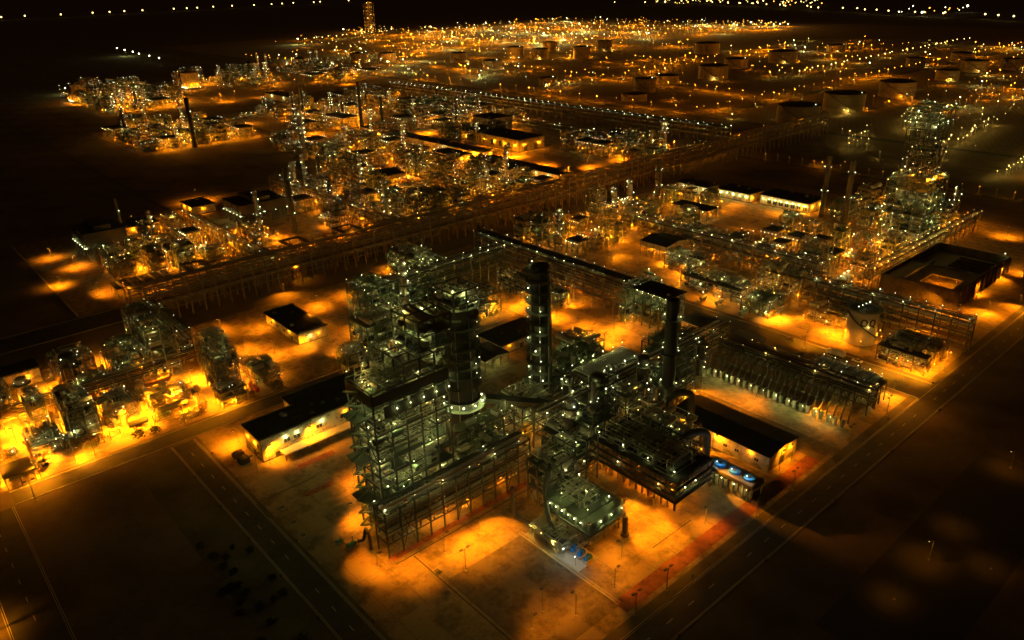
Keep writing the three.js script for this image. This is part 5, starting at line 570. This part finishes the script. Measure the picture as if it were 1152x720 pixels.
rack('pipe_rack', 'far rack edged with a double row of white lamps', { along: 'd', a0: 560, a1: 1330, c: 860, w: 12, levels: [9, 15, 20], bay: 14, m: M.steel, pipes: 7, lampStep: 1, lampI: 24, lightEvery: 3, far: true, lampSize: 0.95, roof: true });
rack('pipe_rack', 'far rack parallel to the double row of white lamps', { along: 'd', a0: 640, a1: 1300, c: 760, w: 10, levels: [8, 14], bay: 16, m: M.steel, pipes: 6, lampStep: 2, lampI: 24, lightEvery: 2, far: true, lampSize: 0.9 });
rack('pipe_rack', 'rack from the long rack to the unit of the dark chimney', { along: 'd', a0: 520, a1: 700, c: 222, w: 8, levels: [7, 12, 16], bay: 10, m: M.steelBrown, pipes: 7, lampStep: 2, lampI: 20, lightEvery: 2, far: true, lampSize: 0.6 });
rack('pipe_rack', 'lamp-dotted rack between the two chimney units', { along: 'd', a0: 520, a1: 770, c: 338, w: 8, levels: [7, 12, 17], bay: 10, m: M.steelBrown, pipes: 7, lampStep: 2, lampI: 20, lightEvery: 2, far: true, lampSize: 0.65 });
for (const [l, x, d] of [['remote amber-lit heater tower left of the far chimneys', 620, 1760], ['remote amber-lit heater tower with two chimneys', 800, 1850], ['remote amber-lit heater tower nearest the tank farm', 930, 1850], ['remote amber-lit heater in the desert-edge unit', 390, 1740]]) { const t = heater('heater_tower', l, x - 14, x + 14, d - 14, d + 14, 3, 34, M.wall, undefined, 90, 1.2); for (const [ox, od] of [[-6, -19], [8, -19], [-19, 0]]) { t.rod('lamp_pole', [x + ox + 0.9, 0, d + od], [x + ox + 0.9, 9.9, d + od], 0.2, M.steel); t.lamp(x + ox, 9.5, d + od, 'sod', 900, 1.4); } }
for (const [x, d] of [[824, 1862], [842, 1856], [962, 1862], [980, 1858]]) chimney('slim_chimney', 'remote slim chimney next to an amber-lit heater tower', { x, d, r: 2.4, h: 52, lamps: 3, m: M.vessel, lampSize: 1.2 }, 'remote heater chimneys');

// ---------------------------------------------------------------- tank farm, far lamps, town
R = rng(1111);
const tankSpots = [[1177, 956, 26, 34], [1597, 1519, 30, 40], [1793, 1615, 28, 38], [1496, 1679, 30, 40], [1325, 1718, 28, 34], [1517, 1600, 27, 36], [1421, 974, 38, 36], [1780, 1025, 42, 36], [1393, 581, 36, 34], [1056, 574, 32, 30], [1200, 578, 33, 31], [2097, 1054, 30, 24], [1878, 1313, 42, 38], [1851, 741, 26, 26], [1832, 615, 32, 30], [1904, 569, 24, 30], [1656, 600, 26, 26], [1166, 1961, 30, 34], [1210, 1890, 30, 34], [1300, 1000, 30, 22], [1080, 900, 28, 16], [1260, 1500, 30, 30], [1700, 1750, 28, 36], [1140, 1180, 24, 20], [2000, 700, 30, 28], [1620, 1050, 34, 28]];
const tankNames = ['amber-streaked', 'far lamp-rimmed', 'far tall', 'far wide', 'far low', 'far pale', 'broad dome-shaded', 'broad far', 'dim broad', 'nearest big', 'second-nearest big'];
for (const [k, [x, d, rb, hb]] of tankSpots.entries()) { const r = k === 9 || k === 10 ? rb * 0.92 : rb * 0.8, h = k === 9 || k === 10 ? hb * 0.85 : hb * 0.72;
  const big = k === 9 || k === 10, t = new Thing('storage_tank', big ? (k === 9 ? 'big dark storage tank nearest the process plant, lit at its foot' : 'big dark storage tank just behind the nearest one, lit at its foot') : k === 8 ? 'broad storage tank with a yellow lamp at its foot, third in the row' : 'dim round storage tank in the tank farm', 'storage tank', x, d, big || k === 8 ? undefined : 'tanks of the tank farm');
  t.add('shell', new THREE.LatheGeometry([[r, 0], [r, h]].map(([a, b]) => new THREE.Vector2(a, b)), 40), M.tankDim); t.add('roof', new THREE.LatheGeometry([[r + 0.3, h], [r * 0.6, h + r * 0.09], [0.01, h + r * 0.13]].map(([a, b]) => new THREE.Vector2(a, b)), 40), M.tankRoof); for (const y of [h * 0.35, h * 0.7, h]) t.add('stiffener_ring', new THREE.TorusGeometry(r + 0.2, 0.35, 4, 40).rotateX(Math.PI / 2), M.tankDim).position.y = y;
  for (let i = 0; i < 30; i++) { const a = -1.9 + i * 0.05, s = t.add('stair_tread', uBox, M.steelDark); s.scale.set(1.6, 0.5, 1.6); s.position.copy(t.local(x + Math.sin(a) * (r + 0.9), h * (1 - i / 30), d - Math.cos(a) * (r + 0.9))); }
  for (const [a, y, I] of [[-0.9, 3.5, 380], [0.5, 3.5, 300], [-0.2, h + 3, 0]]) if (big || chance(0.55)) { const q = y > h ? r - 1 : r + 4; t.rod('lamp_pole', [x + 1 + Math.sin(a) * q, y > h ? h : 0, d - Math.cos(a) * q], [x + 1 + Math.sin(a) * q, y + 0.3, d - Math.cos(a) * q], 0.15, M.steel); t.lamp(x + Math.sin(a) * q, y, d - Math.cos(a) * q, y > h ? 'cool' : chance(0.6) ? 'pale' : 'sod', I * rr(0.5, 1.4), 1.6); }
}
{ const t = new Thing('far_tower', 'tall amber-lit tower alone on the far skyline', 'tower', 1960, 3180); tier(t, { x0: 1944, x1: 1976, d0: 3164, d1: 3196, levels: levelsTo(120, 15), bay: 16, post: 2, far: true, mats: { steel: M.steelBrown }, pipes: 0, rails: false, lampKind: 'sod', lampI: 9000, lampShare: 0.6, lightShare: 0.25, lampSize: 3.6, equip: 0, amber: 0, deckShare: 0.4 }); t.rod('flue', [1960, 0, 3180], [1960, 128, 3180], 5, M.tankDim, uCyl28); }
const farLamps = []; // [x, d, height, kind, intensity, size]
const line = (x0, d0, x1, d1, n, jit, h, kind, I, size) => { for (let k = 0; k < n; k++) { const u = (k + 0.5) / n; farLamps.push([x0 + (x1 - x0) * u + rr(-jit, jit), d0 + (d1 - d0) * u + rr(-jit, jit), h, kind, I, size]); } };
const patch = (x0, x1, d0, d1, n, h, kind, I, size) => { for (let k = 0; k < n; k++) farLamps.push([rr(x0, x1), rr(d0, d1), h * rr(0.5, 1.6), chance(0.7) ? kind : kind === 'sod' ? (chance(0.5) ? 'pale' : 'cool') : 'sod', I * rr(0.4, 1.6), size * (0.45 + 1.1 * R() * R() + (chance(0.08) ? 0.7 : 0))]); };
line(1020, 720, 3000, 720, 60, 3, 12, 'sod', 900, 2); line(1020, 700, 1020, 2400, 40, 5, 12, 'sod', 700, 1.8); line(1020, 1100, 2200, 1250, 34, 12, 11, 'sod', 800, 2); line(1200, 460, 2600, 470, 40, 8, 10, 'sod', 800, 2); line(1500, 860, 2600, 900, 30, 8, 10, 'pale', 600, 2); line(1240, 700, 1300, 1500, 26, 10, 10, 'sod', 600, 1.8); line(1560, 480, 1640, 1400, 26, 10, 10, 'sod', 700, 2);
line(890, 330, 1250, 380, 30, 14, 9, 'pale', 300, 1.5); line(880, 250, 1050, 262, 16, 5, 8, 'pale', 240, 1.2); line(930, 420, 1020, 470, 14, 14, 8, 'pale', 300, 1.2); line(1080, 420, 1200, 470, 18, 16, 8, 'pale', 300, 1.4);
patch(1250, 2050, 1450, 2300, 150, 14, 'sod', 1500, 1.7); patch(1800, 3000, 1700, 3000, 520, 16, 'sod', 2600, 2.3); patch(1300, 2000, 2000, 3000, 110, 14, 'sod', 1800, 2.1); patch(1100, 1700, 800, 1450, 60, 9, 'sod', 500, 1.6); patch(1700, 2500, 560, 1300, 90, 10, 'sod', 900, 2.2); patch(1020, 1500, 380, 760, 44, 8, 'pale', 300, 1.4); patch(1300, 1900, 330, 560, 44, 9, 'sod', 500, 1.8); patch(800, 1020, 150, 420, 12, 8, 'pale', 160, 1.1); patch(1010, 1250, 1350, 2300, 70, 14, 'sod', 700, 2); patch(2750, 3000, 1650, 1950, 40, 16, 'sod', 3000, 3);
line(764, 2350, 828, 3027, 6, 3, 20, 'cool', 900, 4); line(1318, 7838, 5018, 8610, 19, 90, 25, 'pale', 0, 12); line(5665, 4501, 3502, 1035, 34, 60, 20, 'pale', 0, 7); patch(4600, 5400, 2600, 4200, 60, 20, 'pale', 0, 7); patch(3800, 4300, 1500, 1750, 16, 20, 'cool', 0, 7); line(812, 130, 812, 530, 26, 1, 7, 'sod', 26, 0.5); patch(560, 1000, 1500, 1800, 30, 9, 'sod', 500, 1.5); patch(400, 560, 1850, 2000, 10, 9, 'cool', 300, 1.6);
line(1452, 2854, 1933, 2971, 16, 20, 14, 'pale', 1500, 2.6); patch(1850, 2060, 3080, 3300, 26, 14, 'sod', 2600, 3);
farLamps.sort((a, b) => a[0] ** 2 + a[1] ** 2 - b[0] ** 2 - b[1] ** 2);
let count = 0; const rest = [];
for (const L of farLamps) {
  const [x, d, h, kind, I, s] = L; if (tankSpots.some(([tx, td, r]) => (x - tx) ** 2 + (d - td) ** 2 < (r + 4) ** 2)) continue;
  if (count++ < 300) { const t = new Thing('far_lamp_post', `${kind === 'sod' ? 'amber' : kind === 'pale' ? 'yellow' : 'white'} lamp post in the far yards beyond the process plant`, 'lamp post', x, d, `${kind === 'sod' ? 'amber' : kind === 'pale' ? 'yellow' : 'white'} far lamp posts`); t.rod('pole', [x + s * 0.4 + 0.16, 0, d], [x + s * 0.4 + 0.16, h + 0.4, d], 0.16, M.steel); t.lamp(x, h, d, kind, I && count % 2 === 0 ? I * (kind === 'pale' ? 0.6 : 1.5) : 0, s * 0.8); } else rest.push(L);
}
{ // the lamps that are too many and too far to tell apart
  const t = new THREE.Group(); t.name = 'distant_lamps'; t.userData = { kind: 'stuff', label: 'countless distant town and tank farm lamps near the horizon', category: 'lamps' }; scene.add(t); const m4 = new THREE.Matrix4(), q = new THREE.Quaternion();
  for (const kind of ['sod', 'pale', 'cool']) { const list = rest.filter((L) => L[3] === kind), bulbs = new THREE.InstancedMesh(uBulb, G[kind][2], list.length), poles = new THREE.InstancedMesh(uCyl8, M.steel, list.length); bulbs.name = 'lamp_glass'; poles.name = 'pole'; list.forEach(([x, d, h, , I, s], k) => { bulbs.setMatrixAt(k, m4.compose(V(x, h, d), q, new THREE.Vector3(s, s, s))); poles.setMatrixAt(k, m4.compose(V(x + s * 0.5 + 0.2, (h + 0.4) / 2, d), q, new THREE.Vector3(0.2, h + 0.4, 0.2))); if (I && k % 3 === 0) { const l = new THREE.PointLight(0xffffff, I * (kind === 'pale' ? 1 : 2.4), 0, 2); l.color.setRGB(...colorOf[kind]); l.position.copy(V(x, h - s * 0.5 - 0.3, d)); l.castShadow = true; l.shadow.radius = 10; l.name = 'lamp_light'; t.add(l); } }); t.add(bulbs, poles); }
}

// ---------------------------------------------------------------- yard and street lamps
R = rng(1212);
const pools = [[107,204,0.7],[147,193,1.1],[130,193,0.9],[208,155,1.1],[177,145,0.8],[144,137,0.5],[129,143,0.4],[164,137,0.4],[128,299,0.9],[104,322,0.9],[108,300,0.7],[127,254,0.8],[114,237,0.6],[274,164,0.9],[270,141,0.8],[280,136,0.6],[217,136,0.8],[314,175,0.6],[325,149,0.7],[304,200,0.6],[301,352,1.2],[302,377,1.0],[316,334,0.9],[312,298,1.2],[309,273,1.0],[335,329,0.8],[385,313,0.8],[210,489,0.7],[216,448,0.8],[161,402,0.9],[181,395,0.9],[244,454,0.8],[211,393,0.8],[185,375,0.6],[151,457,0.9],[173,440,0.7],[295,481,0.7],[149,418,0.8],[25,398,2.0],[36,375,2.0],[57,396,2.0],[80,388,2.1],[96,386,2.1],[27,359,1.4],[30,427,1.4],[50,447,1.2],[80,459,1.5],[70,375,1.5],[111,402,1.7],[115,368,1.2],[135,375,1.2],[46,394,1.8],[98,414,1.5],[116,663,1.0],[97,622,1.0],[108,702,0.7],[111,583,0.9],[187,756,1.0],[196,723,0.8],[155,623,1.1],[185,639,0.8],[249,659,1.0],[223,609,1.0],[225,563,0.8],[261,787,0.7],[278,576,1.0],[375,618,0.9],[337,588,0.7],[246,561,0.6],[447,326,1.2],[430,286,1.2],[424,251,1.1],[412,218,1.0],[414,188,1.3],[388,189,1.1],[384,143,1.1],[421,140,1.0],[370,130,0.8],[413,122,0.8],[498,393,0.8],[445,426,0.9],[432,375,0.7],[503,433,0.7],[464,352,1.0],[538,154,1.1],[515,135,1.0],[683,179,1.0],[587,152,0.9],[539,125,0.8],[505,159,0.6],[537,233,0.5],[492,279,0.5],[617,704,1.4],[610,639,1.3],[564,734,1.2],[562,666,0.9],[468,718,1.0],[410,689,1.0],[421,625,0.8],[487,667,0.8],[440,815,0.8],[592,582,0.7],[637,596,0.6],[699,597,0.6],[566,915,0.8],[646,922,0.8],[689,873,0.8],[533,1056,0.8],[664,1148,0.8],[562,1202,0.7],[768,1171,0.7],[23,413,2.0],[32,402,2.0],[15,363,1.6],[42,361,1.8],[60,370,1.6],[80,367,1.8],[96,374,1.6],[18,389,2.0],[120,393,1.4],[52,431,1.4],[436,310,1.0],[427,270,1.1],[419,234,1.0],[414,175,1.1],[397,137,1.0],[400,127,0.9],[365,141,0.9],[369,157,0.9],[467,397,0.8],[320,355,1.0],[290,353,1.0],[314,319,1.0],[311,285,1.1],[330,284,0.9],[354,356,0.8],[197,426,0.7],[257,441,0.7],[234,420,0.7],[234,515,0.5],[175,603,0.8],[140,639,0.8],[145,554,0.6],[204,603,0.8],[262,610,0.8],[300,571,0.7],[601,142,0.8],[499,145,0.8],[457,150,0.7],[626,344,0.9],[645,332,1.0],[619,395,0.8],[554,334,0.4],[625,462,0.6],[606,253,0.5],[671,238,0.6],[333,1184,0.8],[357,1109,0.7],[423,1184,0.9],[343,1301,0.7],[494,1219,0.7],[379,1693,0.8],[476,1535,0.6],[442,1809,0.6],[670,1817,0.7],[784,1860,1.0],[929,1847,1.0],[762,1693,0.6],[876,1539,0.7],[664,1483,0.7],[579,1495,0.6]];
solid.push([118, 157, 213, 235], [214, 238, 149, 196], [172, 190, 157, 181], [241, 249, 131, 153], [160, 171, 151, 180], [246, 284, 224, 238], [403, 421, 159, 177], [358, 374, 238, 254], [500, 600, 152, 211], [600, 632, 228, 252], [340, 350, 130, 214], [346, 357, 290, 440], [473, 483, 226, 384], [441, 451, 123, 222]);
const clear = (x, d) => { for (const [x0, x1, d0, d1] of solid) if (x > x0 - 2 && x < x1 + 2 && d > d0 - 2 && d < d1 + 2) { const g = [[x - x0 + 2, x0 - 2.2, d], [x1 + 2 - x, x1 + 2.2, d], [d - d0 + 2, x, d0 - 2.2], [d1 + 2 - d, x, d1 + 2.2]].sort((a, b) => a[0] - b[0])[0]; return [g[1], g[2]]; } return [x, d]; };
for (const [k, [px, pd, s]] of pools.entries()) { const [x, d] = clear(...clear(px, pd)); const far = Math.hypot(x, d) > 800; lampPost('yard_lamp', `amber yard lamp ${far ? 'in the farther units' : 'on a pole among the nearer units'}`, { x, d, h: far ? 13 : 7.6 + (k % 3), I: s * (far ? 9000 : 1900) * (d < 215 && x < 300 ? 0.5 : x < 140 && d > 350 && d < 480 ? 1.35 : 1.35), turn: rr(0, 6.28), angle: 1.3, tilt: rr(0, 7) }, far ? 'amber yard lamps in the farther units' : 'amber yard lamps among the nearer units'); }
for (const [x, d, l] of [[130, 180, 'dark-headed lamp post on the brown paved square'], [176, 123.2, 'dark-headed lamp post on the main road verge near the red strip'], [159, 123.2, 'dark-headed lamp post on the main road verge at the paved square'], [261, 123.2, 'dark-headed lamp post on the verge by the low warehouse'], [348, 123.2, 'dark-headed lamp post on the verge by the gooseneck rack'], [233, 123.2, 'dark-headed lamp post on the verge by the blue-fanned coolers'], [100, 292, 'dark-headed lamp post near the transformers'], [21, 341, 'dark-headed lamp post at the avenue corner'], [50, 359, 'dark-headed lamp post before the lamp-topped frame'], [92, 359, 'dark-headed lamp post by the bushes'], [145, 358.5, 'dark-headed lamp post beside the large dark bush'], [310, 123.2, 'dark-headed lamp post on the verge between warehouse and gooseneck rack']]) lampPost('street_lamp', l, { x, d, h: 10.5, heads: 2, turn: 0, lit: false });
lampPost('street_lamp', 'lit amber lamp post beside the wide avenue in the near corner', { x: -9, d: 268, h: 11, I: 1500, turn: 3.14 });
lampPost('street_lamp', 'lit amber lamp post on the brown paved square', { x: 137, d: 146, h: 9, I: 170, turn: 1 });
for (const [x, d, s, l] of [[259, 67, 0.9, 'lone lit lamp in the dark car park below the main road'], [343, 67, 0.8, 'lone lit lamp far along the dark land below the main road']]) { const t = lampPost('street_lamp', l, { x, d, h: 9, I: 120 * s, turn: 2.4 }); t.lamp(x + Math.cos(2.4) * 1.6, 8.7, d + Math.sin(2.4) * 1.6, 'pale', 0, 0.5); }
for (const [x, d, l] of [[230, 67, 'dull red-amber lamp in the nearest part of the car park'], [284, 67, 'dull red-amber lamp in the middle of the car park'], [270, 50, 'dull red-amber lamp at the outer side of the car park']]) lampPost('street_lamp', l, { x, d, h: 8, I: 45, turn: 1.2 });
// floodlights hung on the steelwork, throwing hard-edged patches across the apron
for (const [x, y, d, tx, td, I, a, l] of [[122, 22.6, 204.2, 117, 193, 4200, 0.42, 'floodlight at the outer end of the front rack'], [139, 22.6, 204.2, 137, 188, 6500, 0.44, 'floodlight over the outer half of the front rack'], [157, 22.6, 204.2, 152, 187, 8000, 0.44, 'floodlight over the inner half of the front rack'], [213.2, 13, 151, 199, 141, 4600, 0.5, 'floodlight on the near corner of the furnace box'], [213.2, 13, 168, 200, 162, 5200, 0.5, 'floodlight on the long side of the furnace box'], [171, 13.4, 156, 150, 135, 4200, 0.36, 'floodlight on the compressor house facing the paved square'], [190.8, 13.4, 156, 192, 144, 3400, 0.5, 'floodlight on the compressor house facing the red strip'], [112.4, 30, 222, 106, 209, 5000, 0.32, 'floodlight on the stair side of the tallest structure'], [238.9, 13, 151, 244, 128, 4200, 0.45, 'floodlight on the far corner of the furnace box']]) { const t = new Thing('floodlight', l, 'floodlight', x, d, undefined, y); const hood = t.box('hood', x - 0.5, x + 0.5, y - 0.1, y + 0.5, d - 0.4, d + 0.4, M.steelDark); t.under(hood, t.box('lamp_glass', x - 0.4, x + 0.4, y - 0.2, y - 0.11, d - 0.35, d + 0.35, G.panel)); t.rod('bracket', [x, y + 0.3, d], [x, y + 0.3, d + 1.2], 0.08, M.steel); t.spot(x, y - 0.4, d, tx, 0, td, 'sod', I * 1.35, a, 0.5, 10); }
{ const t = new Thing('car_park', 'dark car park with faint bay lines below the main road', 'car park', 265, 62); t.o.userData.kind = 'structure'; t.box('paving', 200, 350, 0.002, 0.01, 44, 80, M.asphalt); const mk = new MB(); for (let x = 204; x < 346; x += 6) if (R() < 0.6) mk.box(x - 0.08, x + 0.08, 0.012, 0.016, 60.3, 67.7); t.build('bay_marking', mk, M.concreteDark); }
for (let k = 0; k < 26; k++) { const on = k < 14, x = on ? 84.5 + (k % 2 ? 6.6 : -6.6) : 110 + (k - 14) * 26, d = on ? 140 + k * 14 : k % 2 ? 120.6 : 107, t = new Thing('marker_post', on ? 'short dark marker post on the side road kerb' : 'short dark marker post on the main road kerb', 'marker post', x, d, on ? 'marker posts of the side road' : 'marker posts of the main road'); t.box('post', x - 0.12, x + 0.12, 0, 1, d - 0.12, d + 0.12, M.steelDark); t.box('cap', x - 0.4, x + 0.4, 1, 1.5, d - 0.35, d + 0.35, M.deckDark); }
{ const t = new Thing('perimeter_fence', 'thin fence line at the edge of the outermost unit', 'fence', 90, 655); for (let d = 550; d <= 760; d += 6) t.box('post', 89.8, 90.0, 0, 2.4, d - 0.1, d + 0.1, M.kerb); t.box('top_rail', 89.85, 89.95, 2.3, 2.42, 550, 760, M.kerb); t.box('plinth', 89.6, 90.2, 0, 0.4, 550, 760, M.kerb); }

// ---------------------------------------------------------------- labels that single things out: alike neighbours are told apart by their order in the view
const ord = (n) => ['first', 'second', 'third', 'fourth', 'fifth', 'sixth', 'seventh', 'eighth', 'ninth', 'tenth', 'eleventh', 'twelfth'][n] ?? `${n + 1}${['th', 'st', 'nd', 'rd'][((n + 1) % 100 > 10 && (n + 1) % 100 < 20) ? 0 : Math.min((n + 1) % 10, 4) % 4]}`;
const same = new Map(); for (const o of scene.children) if (o.userData.label) { const l = o.userData.label; if (!same.has(l)) same.set(l, []); same.get(l).push(o); }
for (const [l, list] of same) if (list.length > 1) { const at = (o) => o.position.clone().project(camera).x; list.sort((a, b) => at(a) - at(b)); list.forEach((o, k) => { o.userData.label = list.length === 2 ? `${l}, ${k ? 'right' : 'left'} one of two` : k === 0 ? `${l}, leftmost` : k === list.length - 1 ? `${l}, rightmost` : `${l}, ${ord(k)} from left`; if (!o.userData.group) o.userData.group = l; }); }
scene.traverse((o) => { if (o.isMesh) { o.castShadow = true; o.receiveShadow = true; } });
renderer.render(scene, camera);
